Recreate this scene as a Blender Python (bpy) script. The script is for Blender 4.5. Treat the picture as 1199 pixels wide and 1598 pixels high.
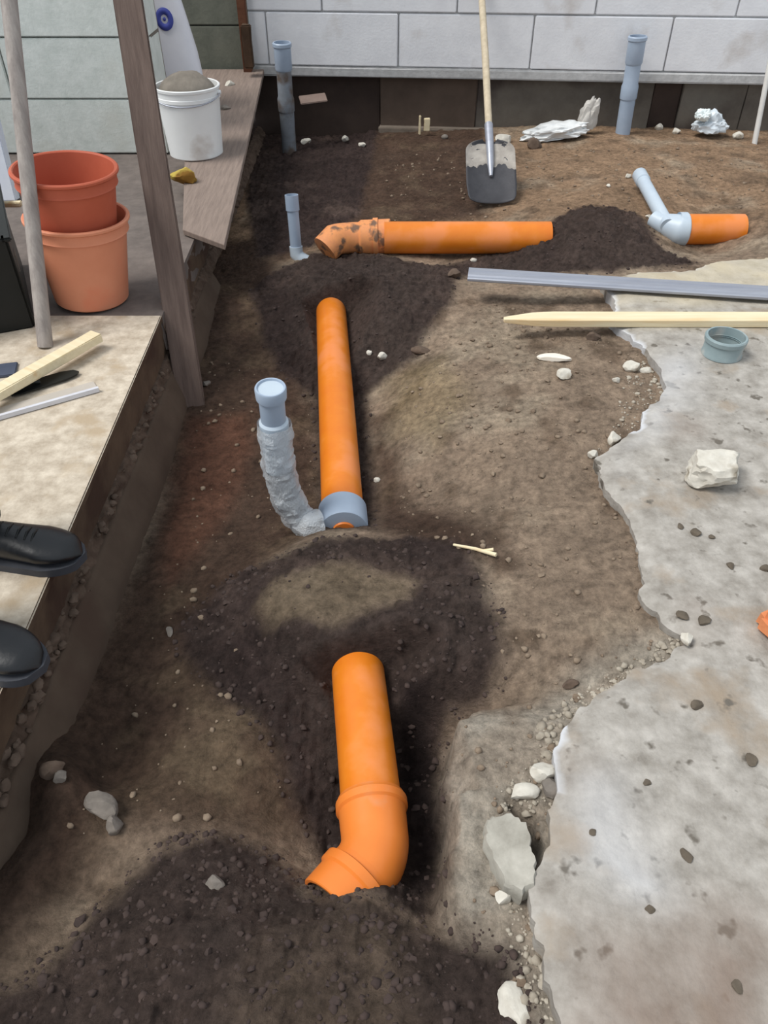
import bpy, bmesh, math, random
import numpy as np
from mathutils import Vector, Matrix, Euler
from mathutils.geometry import delaunay_2d_cdt

for o in list(bpy.data.objects): bpy.data.objects.remove(o)
SC = bpy.context.scene
COL = SC.collection
# ------------------------------------------------------------------ camera
CAMZ = 1.15; PITCH = math.radians(41.0); FPX = 1200.0
cd = bpy.data.cameras.new('camera'); cam = bpy.data.objects.new('camera', cd); COL.objects.link(cam)
cd.sensor_fit = 'VERTICAL'; cd.sensor_height = 32.0; cd.lens = 32.0*FPX/1598.0
cd.clip_start = 0.02
cam.location = (0, 0, CAMZ); cam.rotation_euler = (math.pi/2-PITCH, 0, 0)
SC.camera = cam
# ------------------------------------------------------------------ light
w = bpy.data.worlds.new('world'); SC.world = w; w.use_nodes = True
bg = w.node_tree.nodes['Background']; bg.inputs[0].default_value = (0.86, 0.93, 1.0, 1); bg.inputs[1].default_value = 0.80
sd = bpy.data.lights.new('sun', 'SUN'); sun = bpy.data.objects.new('sun', sd); COL.objects.link(sun)
sd.energy = 2.8; sd.angle = math.radians(26); sd.color = (1.0, 0.97, 0.92)
sun.rotation_euler = Vector((0.60, 0.16, -1.0)).to_track_quat('-Z', 'Y').to_euler()
SC.view_settings.view_transform = 'Standard'; SC.view_settings.look = 'None'
SC.view_settings.gamma = 1.0; SC.view_settings.use_curve_mapping = False
SC.view_settings.exposure = 0.0

rng = np.random.RandomState(7); random.seed(7)
SP, CP = math.sin(PITCH), math.cos(PITCH)
def P(px, py, z=0.0, d=None):
    """point of the ray through a photograph pixel at height z (or at distance d)"""
    u = (px-599.5)/FPX; v = (py-799.0)/FPX
    dx, dy, dz = u, CP-v*SP, -(SP+v*CP)
    t = (z-CAMZ)/dz if d is None else d/dy
    return Vector((dx*t, dy*t, CAMZ+dz*t))

# ------------------------------------------------------------------ noise
def _hash(ix, iy, s):
    h = (ix.astype(np.int64)*374761393 + iy.astype(np.int64)*668265263 + s*1274126177) & 0xffffffff
    h = ((h ^ (h >> 13))*1274126177) & 0xffffffff
    return ((h ^ (h >> 16)) & 0xffff)/65535.0
def vnoise(x, y, s=0):
    ix = np.floor(x); iy = np.floor(y); fx = x-ix; fy = y-iy
    fx = fx*fx*(3-2*fx); fy = fy*fy*(3-2*fy)
    a = _hash(ix, iy, s); b = _hash(ix+1, iy, s); c = _hash(ix, iy+1, s); d = _hash(ix+1, iy+1, s)
    return (a*(1-fx)+b*fx)*(1-fy)+(c*(1-fx)+d*fx)*fy
def fbm(x, y, f, o=4, s=0, g=0.5):
    r = 0; a = 1; t = 0
    for i in range(o):
        r = r+a*(vnoise(x*f+17.3*i, y*f-9.1*i, s+i)*2-1); t += a; a *= g; f *= 2.03
    return r/t
def billow(x, y, f, o=3, s=0):
    r = 0; a = 1; t = 0
    for i in range(o):
        r = r+a*np.abs(vnoise(x*f+5.3*i, y*f+3.7*i, s+i)*2-1); t += a; a *= .5; f *= 2.1
    return r/t
def sdpoly(X, Y, poly):
    """signed distance, positive inside"""
    n = len(poly); D = np.full(X.shape, 1e9); inside = np.zeros(X.shape, bool)
    for i in range(n):
        ax, ay = poly[i][:2]; bx, by = poly[(i+1) % n][:2]
        ex, ey = bx-ax, by-ay; L = ex*ex+ey*ey+1e-12
        t = np.clip(((X-ax)*ex+(Y-ay)*ey)/L, 0, 1)
        D = np.minimum(D, (X-ax-ex*t)**2+(Y-ay-ey*t)**2)
        c = ((ay > Y) != (by > Y)) & (X < ex*(Y-ay)/((by-ay) if by != ay else 1e-9)+ax)
        inside ^= c
    D = np.sqrt(D)
    return np.where(inside, D, -D)
def sstep(a, b, x):
    t = np.clip((x-a)/(b-a), 0, 1); return t*t*(3-2*t)

# ------------------------------------------------------------------ materials
def lin(c):
    return tuple(((v/255.0)/12.92 if v/255.0 <= .04045 else (((v/255.0)+.055)/1.055)**2.4) for v in c)
MATS = {}
def mat(name, c1, c2=None, scale=8, rough=.8, bump=.2, bscale=60, metal=0, c3=None, s3=2.0, t3=.6, spec=.3, stretch=(1, 1, 1), bdist=.004, trans=0):
    """two noise-blended colours, an optional third in patches, noise relief"""
    if name in MATS: return MATS[name]
    m = bpy.data.materials.new(name); m.use_nodes = True; nt = m.node_tree; N = nt.nodes; L = nt.links
    b = N['Principled BSDF']; tc = N.new('ShaderNodeTexCoord'); mp = N.new('ShaderNodeMapping')
    mp.inputs['Scale'].default_value = stretch
    L.new(tc.outputs['Object'], mp.inputs[0])
    nz = N.new('ShaderNodeTexNoise'); nz.inputs['Scale'].default_value = scale; nz.inputs['Detail'].default_value = 6; nz.inputs['Roughness'].default_value = .65
    L.new(mp.outputs[0], nz.inputs['Vector'])
    r = N.new('ShaderNodeValToRGB'); r.color_ramp.elements[0].position = .3; r.color_ramp.elements[1].position = .7
    r.color_ramp.elements[0].color = (*lin(c1), 1); r.color_ramp.elements[1].color = (*lin(c2 or c1), 1)
    L.new(nz.outputs['Fac'], r.inputs[0]); out = r.outputs[0]
    if c3:
        n3 = N.new('ShaderNodeTexNoise'); n3.inputs['Scale'].default_value = s3; n3.inputs['Detail'].default_value = 5
        L.new(mp.outputs[0], n3.inputs['Vector'])
        r3 = N.new('ShaderNodeValToRGB'); r3.color_ramp.elements[0].position = t3-.06; r3.color_ramp.elements[1].position = t3+.06
        L.new(n3.outputs['Fac'], r3.inputs[0])
        mx = N.new('ShaderNodeMix'); mx.data_type = 'RGBA'; L.new(r3.outputs[0], mx.inputs[0]); L.new(out, mx.inputs[6]); mx.inputs[7].default_value = (*lin(c3), 1)
        out = mx.outputs[2]
    L.new(out, b.inputs['Base Color'])
    b.inputs['Roughness'].default_value = rough; b.inputs['Metallic'].default_value = metal
    b.inputs['Specular IOR Level'].default_value = spec
    if trans: b.inputs['Transmission Weight'].default_value = trans
    if bump:
        nb = N.new('ShaderNodeTexNoise'); nb.inputs['Scale'].default_value = bscale; nb.inputs['Detail'].default_value = 6
        L.new(mp.outputs[0], nb.inputs['Vector'])
        bp = N.new('ShaderNodeBump'); bp.inputs['Strength'].default_value = bump; bp.inputs['Distance'].default_value = bdist
        L.new(nb.outputs['Fac'], bp.inputs['Height']); L.new(bp.outputs[0], b.inputs['Normal'])
    MATS[name] = m; return m

def soil_mat():
    m = bpy.data.materials.new('soil'); m.use_nodes = True; nt = m.node_tree; N = nt.nodes; L = nt.links
    b = N['Principled BSDF']; at = N.new('ShaderNodeAttribute'); at.attribute_name = 'soil_colour'
    tc = N.new('ShaderNodeTexCoord')
    n1 = N.new('ShaderNodeTexNoise'); n1.inputs['Scale'].default_value = 45; n1.inputs['Detail'].default_value = 8; n1.inputs['Roughness'].default_value = .7
    n2 = N.new('ShaderNodeTexNoise'); n2.inputs['Scale'].default_value = 9; n2.inputs['Detail'].default_value = 5
    for n in (n1, n2): L.new(tc.outputs['Object'], n.inputs['Vector'])
    r = N.new('ShaderNodeMapRange'); r.inputs[1].default_value = .3; r.inputs[2].default_value = .7; r.inputs[3].default_value = .5; r.inputs[4].default_value = 1.5
    L.new(n1.outputs['Fac'], r.inputs[0])
    r2 = N.new('ShaderNodeMapRange'); r2.inputs[1].default_value = .3; r2.inputs[2].default_value = .7; r2.inputs[3].default_value = .82; r2.inputs[4].default_value = 1.2
    L.new(n2.outputs['Fac'], r2.inputs[0])
    mm = N.new('ShaderNodeMath'); mm.operation = 'MULTIPLY'; L.new(r.outputs[0], mm.inputs[0]); L.new(r2.outputs[0], mm.inputs[1])
    vm = N.new('ShaderNodeVectorMath'); vm.operation = 'SCALE'; L.new(at.outputs['Color'], vm.inputs[0]); L.new(mm.outputs[0], vm.inputs['Scale'])
    L.new(vm.outputs[0], b.inputs['Base Color']); b.inputs['Roughness'].default_value = .92; b.inputs['Specular IOR Level'].default_value = .15
    nb = N.new('ShaderNodeTexNoise'); nb.inputs['Scale'].default_value = 110; nb.inputs['Detail'].default_value = 9; nb.inputs['Roughness'].default_value = .75
    L.new(tc.outputs['Object'], nb.inputs['Vector'])
    bp = N.new('ShaderNodeBump'); bp.inputs['Strength'].default_value = 1.0; bp.inputs['Distance'].default_value = .016
    L.new(nb.outputs['Fac'], bp.inputs['Height']); L.new(bp.outputs[0], b.inputs['Normal'])
    return m
SOIL = soil_mat()
ORANGE = mat('orange_pvc', (214, 112, 26), (224, 132, 34), 7, rough=.34, bump=.02, spec=.5, c3=(226, 134, 70), s3=7, t3=.60)
ORANGE2 = mat('orange_pvc_fitting', (220, 118, 44), (230, 132, 56), 5, rough=.36, bump=.02, spec=.5, c3=(215, 140, 90), s3=11, t3=.68)
PALEOR = mat('muddy_orange_pvc', (214, 140, 96), (236, 158, 96), 25, rough=.55, bump=.1, c3=(120, 92, 74), s3=22, t3=.58)
GREY = mat('grey_pvc', (150, 166, 186), (164, 178, 196), 8, rough=.4, bump=.03, spec=.5)
GREYD = mat('grey_pvc_dirty_shaded', (112, 116, 122), (132, 138, 146), 14, rough=.6, bump=.1, c3=(96, 84, 76), s3=9, t3=.55)
GREYL = mat('light_grey_pvc', (176, 190, 204), (192, 204, 214), 8, rough=.4, bump=.03, spec=.5)
CONC = mat('concrete_floor', (130, 124, 116), (182, 177, 170), 17, rough=.9, bump=.8, bscale=60, c3=(150, 136, 120), s3=5.5, t3=.62)
CONCD = mat('broken_concrete', (150, 146, 136), (196, 190, 178), 30, rough=.95, bump=.7, bscale=90)
SCREED = mat('beige_screed', (166, 152, 134), (214, 202, 184), 26, rough=.9, bump=.5, bscale=90, c3=(176, 158, 134), s3=9, t3=.62)
DGREYC = mat('dirty_shaded_concrete', (96, 88, 84), (122, 112, 106), 12, rough=.95, bump=.5)  # rear platform: pot shadow and dirt painted in as a darker grey
FACE = mat('earth_stained_concrete', (78, 62, 50), (98, 80, 64), 9, rough=.95, bump=.4, c3=(70, 52, 42), s3=6, t3=.56)
FACE2 = mat('footing_concrete', (76, 62, 52), (92, 78, 66), 7, rough=.95, bump=.35, c3=(78, 62, 52), s3=3, t3=.6)
BLOCK = mat('aerated_block', (222, 223, 227), (238, 239, 242), 6, rough=.9, bump=.25, bscale=80, c3=(206, 202, 200), s3=3.4, t3=.62)
BLOCKG = mat('grey_block', (200, 206, 200), (222, 226, 221), 16, rough=.9, bump=.3, bscale=60, c3=(206, 208, 200), s3=3, t3=.58)
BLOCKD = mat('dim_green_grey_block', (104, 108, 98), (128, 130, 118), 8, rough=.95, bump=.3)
MORTAR = mat('mortar', (172, 172, 172), (200, 200, 200), 20, rough=.95, bump=.5)
PLINTH = mat('plinth_concrete', (88, 82, 76), (112, 106, 98), 5, rough=.95, bump=.4, c3=(74, 66, 62), s3=3, t3=.6)
PLINTHD = mat('dark_plinth', (52, 42, 38), (68, 56, 50), 6, rough=.9, bump=.4)  # darker tone for the left end and one narrow section
WOODG = mat('weathered_timber', (84, 70, 64), (112, 96, 88), 9, rough=.85, bump=.4, bscale=30, stretch=(6, 6, .6))
WOODB = mat('weathered_board', (120, 106, 98), (146, 130, 120), 9, rough=.85, bump=.4, bscale=30, stretch=(9, .8, .4))
WOODN = mat('fresh_pine', (218, 202, 166), (232, 218, 186), 7, rough=.7, bump=.15, bscale=30, stretch=(.6, 8, 8), c3=(214, 180, 130), s3=2, t3=.64)
METAL = mat('galvanised_steel', (158, 161, 172), (176, 180, 190), 6, rough=.45, bump=.05, metal=.55, stretch=(.5, 6, 6))
POLE = mat('weathered_pole', (132, 124, 120), (172, 164, 158), 12, rough=.7, bump=.2, stretch=(4, 4, .5))
TERRA = mat('terracotta', (212, 136, 104), (222, 148, 116), 5, rough=.6, bump=.05, c3=(222, 136, 104), s3=6, t3=.62)
TERRAD = mat('terracotta_red', (178, 88, 64), (192, 100, 74), 5, rough=.6, bump=.05, c3=(190, 112, 90), s3=6, t3=.62)
WHITEP = mat('white_plastic', (226, 228, 228), (236, 238, 238), 4, rough=.4, bump=.02, c3=(196, 190, 184), s3=5, t3=.63)
SACK = mat('white_sack', (214, 214, 222), (228, 228, 234), 4, rough=.6, bump=.2, bscale=12)
BLUE = mat('blue_print', (62, 70, 150), (70, 80, 160), 4, rough=.6, bump=0)
BLACK = mat('black_plastic', (20, 22, 22), (30, 32, 32), 6, rough=.4, bump=.05)
SHOE = mat('black_leather', (14, 16, 20), (24, 26, 30), 12, rough=.38, bump=.15, bscale=90, spec=.5)
SOLE = mat('grey_rubber', (58, 60, 66), (74, 76, 82), 10, rough=.6, bump=.1)
DENIM = mat('dark_trousers', (26, 28, 36), (36, 38, 46), 40, rough=.9, bump=.3)
ROCK = mat('pale_rubble', (188, 182, 170), (222, 218, 208), 18, rough=.95, bump=.7, bscale=50, c3=(158, 148, 132), s3=12, t3=.6)
ROCKG = mat('grey_rubble', (104, 98, 92), (138, 130, 122), 18, rough=.95, bump=.7, bscale=50)
ROCKB = mat('brown_rubble', (84, 70, 60), (112, 96, 84), 18, rough=.95, bump=.7, bscale=50)
BRICK = mat('orange_brick', (206, 128, 84), (222, 146, 100), 12, rough=.9, bump=.4)
FILM = mat('plastic_film', (206, 208, 208), (228, 230, 230), 10, rough=.35, bump=.3, bscale=30)
STEELD = mat('dark_steel', (58, 58, 62), (72, 72, 76), 14, rough=.55, bump=.2, metal=.3)
CEMENT = mat('dried_cement', (140, 134, 128), (176, 170, 162), 16, rough=.95, bump=.6)
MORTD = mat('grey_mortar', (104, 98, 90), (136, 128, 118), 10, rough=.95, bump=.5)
YELL = mat('yellow_sponge', (168, 146, 62), (196, 178, 92), 14, rough=.9, bump=.5, c3=(128, 92, 36), s3=9, t3=.5)
ASH = mat('shovel_handle_wood', (178, 164, 140), (204, 190, 166), 7, rough=.7, bump=.1, stretch=(6, 6, .6))
RUST = mat('rusty_steel', (84, 52, 38), (112, 74, 54), 12, rough=.9, bump=.3)
BLUEB = mat('blue_plastic', (52, 66, 104), (66, 82, 122), 5, rough=.5, bump=.1)

# ------------------------------------------------------------------ mesh helpers
def mesh_obj(name, verts, faces, m=None, parent=None, smooth=True, sharp=40):
    me = bpy.data.meshes.new(name); me.from_pydata([tuple(v) for v in verts], [], [tuple(f) for f in faces]); me.update()
    bm = bmesh.new(); bm.from_mesh(me); bmesh.ops.recalc_face_normals(bm, faces=bm.faces); bm.to_mesh(me); bm.free()
    if smooth:
        me.polygons.foreach_set('use_smooth', [True]*len(me.polygons)); me.set_sharp_from_angle(angle=math.radians(sharp))
    if m: me.materials.append(m)
    o = bpy.data.objects.new(name, me); COL.objects.link(o)
    if parent: o.parent = parent
    return o
def bm_obj(name, bm, m=None, parent=None, smooth=True, sharp=35):
    me = bpy.data.meshes.new(name); bm.to_mesh(me); bm.free()
    if smooth:
        me.polygons.foreach_set('use_smooth', [True]*len(me.polygons)); me.set_sharp_from_angle(angle=math.radians(sharp))
    if m: me.materials.append(m)
    o = bpy.data.objects.new(name, me); COL.objects.link(o)
    if parent: o.parent = parent
    return o
def tag(o, label, cat, group=None):
    o['label'] = label; o['category'] = cat
    if group: o['group'] = group
    return o
def struct(o): o['kind'] = 'structure'; return o
def empty(name, loc, label=None, cat=None, group=None, rot=(0, 0, 0)):
    o = bpy.data.objects.new(name, None); COL.objects.link(o); o.location = loc; o.rotation_euler = rot
    if label: tag(o, label, cat, group)
    return o
def box_bm(sx, sy, sz, bev=.003, c=(0, 0, 0), cuts=0, wob=0, seed=0):
    bm = bmesh.new(); bmesh.ops.create_cube(bm, size=1)
    for v in bm.verts: v.co = Vector((v.co.x*sx+c[0], v.co.y*sy+c[1], v.co.z*sz+c[2]))
    if bev: bmesh.ops.bevel(bm, geom=list(bm.edges), offset=bev, segments=2, affect='EDGES')
    if cuts:
        bmesh.ops.subdivide_edges(bm, edges=[e for e in bm.edges if e.calc_length() > .05], cuts=cuts, use_grid_fill=True)
    if wob:
        r = random.Random(seed)
        for v in bm.verts: v.co += Vector((r.uniform(-wob, wob), r.uniform(-wob, wob), r.uniform(-wob, wob)))
    return bm
def beam(name, a, b, wx, wy, m, parent=None, roll=0, bev=.003, up=(0, 0, 1), origin='a'):
    """rectangular bar from a to b; its local z runs along the bar"""
    a = Vector(a); b = Vector(b); L = (b-a).length
    bm = box_bm(wx, wy, L, bev, (0, 0, L/2), cuts=3, wob=.0012, seed=int(L*1000))
    o = bm_obj(name, bm, m, parent)
    z = (b-a).normalized(); y = Vector(up)-z*z.dot(Vector(up))
    if y.length < .01: y = Vector((0, 1, 0))-z*z.y
    y.normalize(); x = y.cross(z)
    R = Matrix((x, y, z)).transposed() @ Matrix.Rotation(roll, 3, 'Z')
    o.matrix_world = Matrix.Translation(a) @ R.to_4x4()
    return o
def tube_geo(pts, radii, seg=32, capa=True, capb=True):
    pts = [Vector(p) for p in pts]; n = len(pts); V = []; F = []
    T = []
    for i in range(n):
        j = i
        while j < n-1 and (pts[j+1]-pts[i]).length < 1e-6: j += 1
        k = i
        while k > 0 and (pts[k-1]-pts[i]).length < 1e-6: k -= 1
        a = pts[min(n-1, j+1)] if j < n-1 else None; b = pts[k-1] if k > 0 else None
        d1 = (a-pts[i]).normalized() if a is not None else None
        d0 = (pts[i]-b).normalized() if b is not None else None
        if d0 is None: t = d1
        elif d1 is None: t = d0
        else: t = d0+d1 if (d0+d1).length > .3 else T[-1]
        if T and t.dot(T[-1]) < 0: t = -t
        T.append(t.normalized())
    ref = Vector((0, 0, 1)) if abs(T[0].z) < .9 else Vector((0, 1, 0))
    x = (ref-T[0]*ref.dot(T[0])).normalized()
    for i in range(n):
        x = (x-T[i]*x.dot(T[i])).normalized(); y = T[i].cross(x)
        for k in range(seg):
            a = 2*math.pi*k/seg
            V.append(pts[i]+(x*math.cos(a)+y*math.sin(a))*radii[i])
    for i in range(n-1):
        for k in range(seg):
            F.append((i*seg+k, i*seg+(k+1) % seg, (i+1)*seg+(k+1) % seg, (i+1)*seg+k))
    if capa: F.append(tuple(range(seg-1, -1, -1)))
    if capb: F.append(tuple((n-1)*seg+k for k in range(seg)))
    return V, F
def tube(name, pts, radii, m, parent=None, seg=32, sharp=30, capa=True, capb=True):
    if not isinstance(radii, (list, tuple)): radii = [radii]*len(pts)
    o0 = Vector(pts[0]) if parent is None else Vector((0, 0, 0))
    V, F = tube_geo([Vector(p)-o0 for p in pts], radii, seg, capa, capb)
    o = mesh_obj(name, V, F, m, parent, sharp=sharp)
    if parent is None: o.location = o0
    return o
def lathe(name, prof, m, parent=None, seg=40, loc=(0, 0, 0), sharp=30, ca=True, cb=True):
    V = []; F = []
    for r, z in prof:
        for k in range(seg):
            a = 2*math.pi*k/seg; V.append((r*math.cos(a), r*math.sin(a), z))
    for i in range(len(prof)-1):
        for k in range(seg): F.append((i*seg+k, i*seg+(k+1) % seg, (i+1)*seg+(k+1) % seg, (i+1)*seg+k))
    if ca: F.append(tuple(range(seg-1, -1, -1)))
    if cb: F.append(tuple((len(prof)-1)*seg+k for k in range(seg)))
    o = mesh_obj(name, V, F, m, parent, sharp=sharp); o.location = loc
    return o
def ico(sub):
    bm = bmesh.new(); bmesh.ops.create_icosphere(bm, subdivisions=sub, radius=1)
    V = np.array([v.co[:] for v in bm.verts]); F = [tuple(v.index for v in f.verts) for f in bm.faces]; bm.free()
    return V, F
ICO = {s: ico(s) for s in (1, 2, 3, 4)}
def rock_pts(seed, sx, sy, sz, sub=3, planes=11, rough=.05, cut=(.55, .85)):
    r = np.random.RandomState(seed); V, F = ICO[sub]; V = V.copy()
    for _ in range(planes):
        n = r.normal(size=3); n /= np.linalg.norm(n); c = r.uniform(*cut)
        d = V@n-c; V -= np.maximum(d, 0)[:, None]*n
    ph = r.uniform(0, 50, 3)
    nn = (fbm(V[:, 0]*2+ph[0], V[:, 1]*2+V[:, 2]*3+ph[1], 2.2, 4, seed)+fbm(V[:, 2]*2+ph[2], V[:, 0]*2-V[:, 1]*2, 2.0, 4, seed+3))
    V *= (1+rough*nn)[:, None]
    return V*np.array([sx, sy, sz]), F
def rock(name, loc, s, m, seed, label=None, cat='stone', group=None, rz=0, sub=3, parent=None, tilt=(0, 0), rough=.06, sink=.35):
    V, F = rock_pts(seed, s[0], s[1], s[2], sub, rough=rough)
    o = mesh_obj(name, V, F, m, parent, sharp=28)
    o.location = Vector(loc)+Vector((0, 0, s[2]*(1-sink)*.8)); o.rotation_euler = (tilt[0], tilt[1], rz)
    if label: tag(o, label, cat, group)
    return o

# ================================================================== TERRAIN (soil)
# (pixel x, pixel y, height): surveyed spots of the excavated ground
CTL = [
 # far, under the back wall
 (420,200,-.16),(500,205,-.17),(600,215,-.12),(700,212,-.10),(800,212,-.08),(900,212,-.07),(1000,214,-.07),(1100,216,-.07),(1199,226,-.08),
 (420,280,-.17),(520,280,-.15),(640,270,-.11),(740,300,-.10),(860,250,-.07),(960,270,-.04),(1060,260,-.04),(1180,270,-.04),
 (600,330,-.13),(760,335,-.11),(900,305,-.05),(1010,300,-.04),(1120,315,-.08),(1199,320,-.04),
 # transverse pipe, its mounds
 (460,400,-.15),(400,360,-.18),(520,350,-.14),(700,415,-.12),(790,410,-.11),(930,345,.01),(900,380,-.02),(990,370,-.02),(1040,400,-.06),(850,405,-.07),(940,415,-.05),
 (1110,395,-.11),(1180,380,-.04),(1199,345,-.02),(1160,345,-.05),
 (530,425,-.06),(600,420,-.07),(480,440,-.09),(600,470,-.05),(660,470,-.07),(520,475,-.07),(420,470,-.16),(470,520,-.17),(360,470,-.18),
 (600,540,-.14),(680,520,-.10),(740,470,-.08),(340,560,-.21),(380,600,-.21),
 # main trench round the middle pipe
 (460,580,-.22),(430,680,-.23),(330,700,-.23),(400,780,-.22),(300,800,-.22),(470,700,-.225),(600,620,-.20),(590,720,-.21),(610,790,-.19),(660,800,-.13),
 (660,590,-.11),(680,680,-.10),(640,700,-.14),(740,640,-.07),(780,540,-.06),(860,500,-.05),(860,620,-.04),(820,720,-.05),(740,760,-.09),(920,820,-.035),(960,640,-.035),
 (830,850,-.045),(900,920,-.035),(1000,1000,-.03),(950,560,-.03),(860,980,-.04),(1040,700,-.04),(1100,500,-.04),(1180,420,-.03),
 # middle mound
 (536,836,-.10),(450,860,-.13),(520,890,-.065),(520,940,-.055),(420,930,-.08),(640,860,-.10),(650,930,-.06),(710,880,-.08),(720,970,-.06),(780,1000,-.05),
 (560,1010,-.075),(560,1045,-.10),(660,1060,-.10),(470,1020,-.09),(380,980,-.13),(300,930,-.19),(300,1000,-.18),(230,900,-.21),(400,1060,-.16),(480,1090,-.17),
 # near trench
 (200,1100,-.20),(300,1150,-.17),(400,1180,-.18),(480,1180,-.21),(480,1280,-.235),(400,1260,-.20),(260,1230,-.17),(150,1220,-.20),
 (650,1140,-.23),(660,1250,-.25),(660,1360,-.24),(650,1410,-.17),(430,1330,-.19),(500,1350,-.23),
 # bottom mound
 (545,1400,-.095),(610,1410,-.12),(470,1430,-.11),(560,1425,-.08),(540,1450,-.075),(450,1450,-.09),(640,1470,-.09),(350,1350,-.13),(250,1330,-.14),(120,1380,-.17),
 (120,1200,-.14),(85,1270,-.13),(40,1370,-.13),(150,1250,-.155),(5,1450,-.12),
 (300,1450,-.07),(180,1500,-.09),(60,1480,-.13),(420,1550,-.05),(600,1560,-.05),(720,1500,-.07),(760,1590,-.05),(200,1590,-.07),(20,1590,-.10),(30,1300,-.19),
]
EXTRA = [(-.6, .1, -.10), (0, .1, -.05), (.4, .0, -.05), (-.3, -.5, -.08), (.5, -.5, -.06), (1.0, .5, -.06), (1.0, 1.5, -.06), (1.6, 2.5, -.06), (2.4, 3.5, -.05), (2.4, 4.8, -.07), (-.7, 4.8, -.17)]
cp = np.array([list(P(x, y, z)) for x, y, z in CTL]+[list(e) for e in EXTRA])
def _U(r2): return np.where(r2 > 1e-12, r2*np.log(r2+1e-12), 0)
n_ = len(cp); K = _U(((cp[:, None, :2]-cp[None, :, :2])**2).sum(-1))+np.eye(n_)*2e-4
Q = np.hstack([np.ones((n_, 1)), cp[:, :2]])
A = np.block([[K, Q], [Q.T, np.zeros((3, 3))]])
sol = np.linalg.solve(A, np.concatenate([cp[:, 2], np.zeros(3)]))
def tps(X, Y):
    r = sol[n_]+sol[n_+1]*X+sol[n_+2]*Y
    for i in range(n_): r = r+sol[i]*_U((X-cp[i, 0])**2+(Y-cp[i, 1])**2)
    return r
def pp(l, z=-.08): return [tuple(P(x, y, z))[:2] for x, y in l]
BANK = pp([(724, 1080), (700, 1120), (694, 1180), (697, 1250), (690, 1330), (700, 1400), (705, 1450), (770, 1490), (800, 1560), (815, 1640), (1000, 1800), (1300, 1500), (1200, 1100), (900, 1060)], -.05)
YB0, YB1 = P(720, 1130, -.05).y, P(720, 1040, -.05).y
HOLE = pp([(800, 1255), (835, 1275), (852, 1320), (840, 1350), (826, 1330), (818, 1290)], -.03)
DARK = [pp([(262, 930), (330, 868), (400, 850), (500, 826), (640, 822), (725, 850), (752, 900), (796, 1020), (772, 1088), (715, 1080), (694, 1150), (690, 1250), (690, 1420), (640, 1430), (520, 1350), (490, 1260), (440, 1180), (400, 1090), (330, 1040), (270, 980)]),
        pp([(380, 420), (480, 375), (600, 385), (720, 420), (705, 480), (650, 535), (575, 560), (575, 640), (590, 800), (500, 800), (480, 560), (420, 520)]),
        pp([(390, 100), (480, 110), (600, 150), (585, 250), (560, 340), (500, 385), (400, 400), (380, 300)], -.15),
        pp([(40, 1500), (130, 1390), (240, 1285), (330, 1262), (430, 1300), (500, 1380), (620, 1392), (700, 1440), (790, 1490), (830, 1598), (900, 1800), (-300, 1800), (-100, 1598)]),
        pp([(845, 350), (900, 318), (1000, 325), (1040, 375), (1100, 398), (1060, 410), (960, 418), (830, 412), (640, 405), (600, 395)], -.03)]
LEFTP = pp([(180, 1230), (300, 1090), (420, 1090), (470, 1180), (440, 1270), (330, 1270), (230, 1270), (150, 1330)], -.17)
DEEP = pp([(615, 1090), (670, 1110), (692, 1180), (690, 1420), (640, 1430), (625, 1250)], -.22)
BROWNM = pp([(440, 1440), (560, 1400), (650, 1450), (640, 1600), (600, 1750), (420, 1700), (340, 1560)], -.06)
CAP = pp([(392, 925), (430, 885), (560, 872), (660, 900), (640, 948), (520, 972), (420, 965)], -.06)
MID = [pp([(310, 380), (420, 380), (480, 600), (520, 850), (420, 900), (470, 1180), (520, 1280), (430, 1310), (200, 1300), (60, 1480), (-100, 1700), (-200, 1500), (100, 1100), (240, 800)], -.2),
       pp([(430, 200), (760, 200), (760, 340), (560, 350), (420, 400)], -.12), pp([(590, 620), (640, 760), (740, 820), (780, 900), (640, 860), (580, 800)], -.1)]
RED = pp([(290, 650), (400, 640), (390, 740), (350, 840), (250, 940), (255, 800)], -.22)
YEL = pp([(600, 560), (690, 560), (735, 640), (680, 700), (610, 650)], -.11)
DUST = pp([(715, 1095), (780, 1110), (860, 1090), (900, 1040), (1075, 985), (1100, 1090), (900, 1300), (900, 1500), (900, 1700), (830, 1700), (815, 1560), (770, 1480), (715, 1430), (700, 1250)], -.04)
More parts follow.
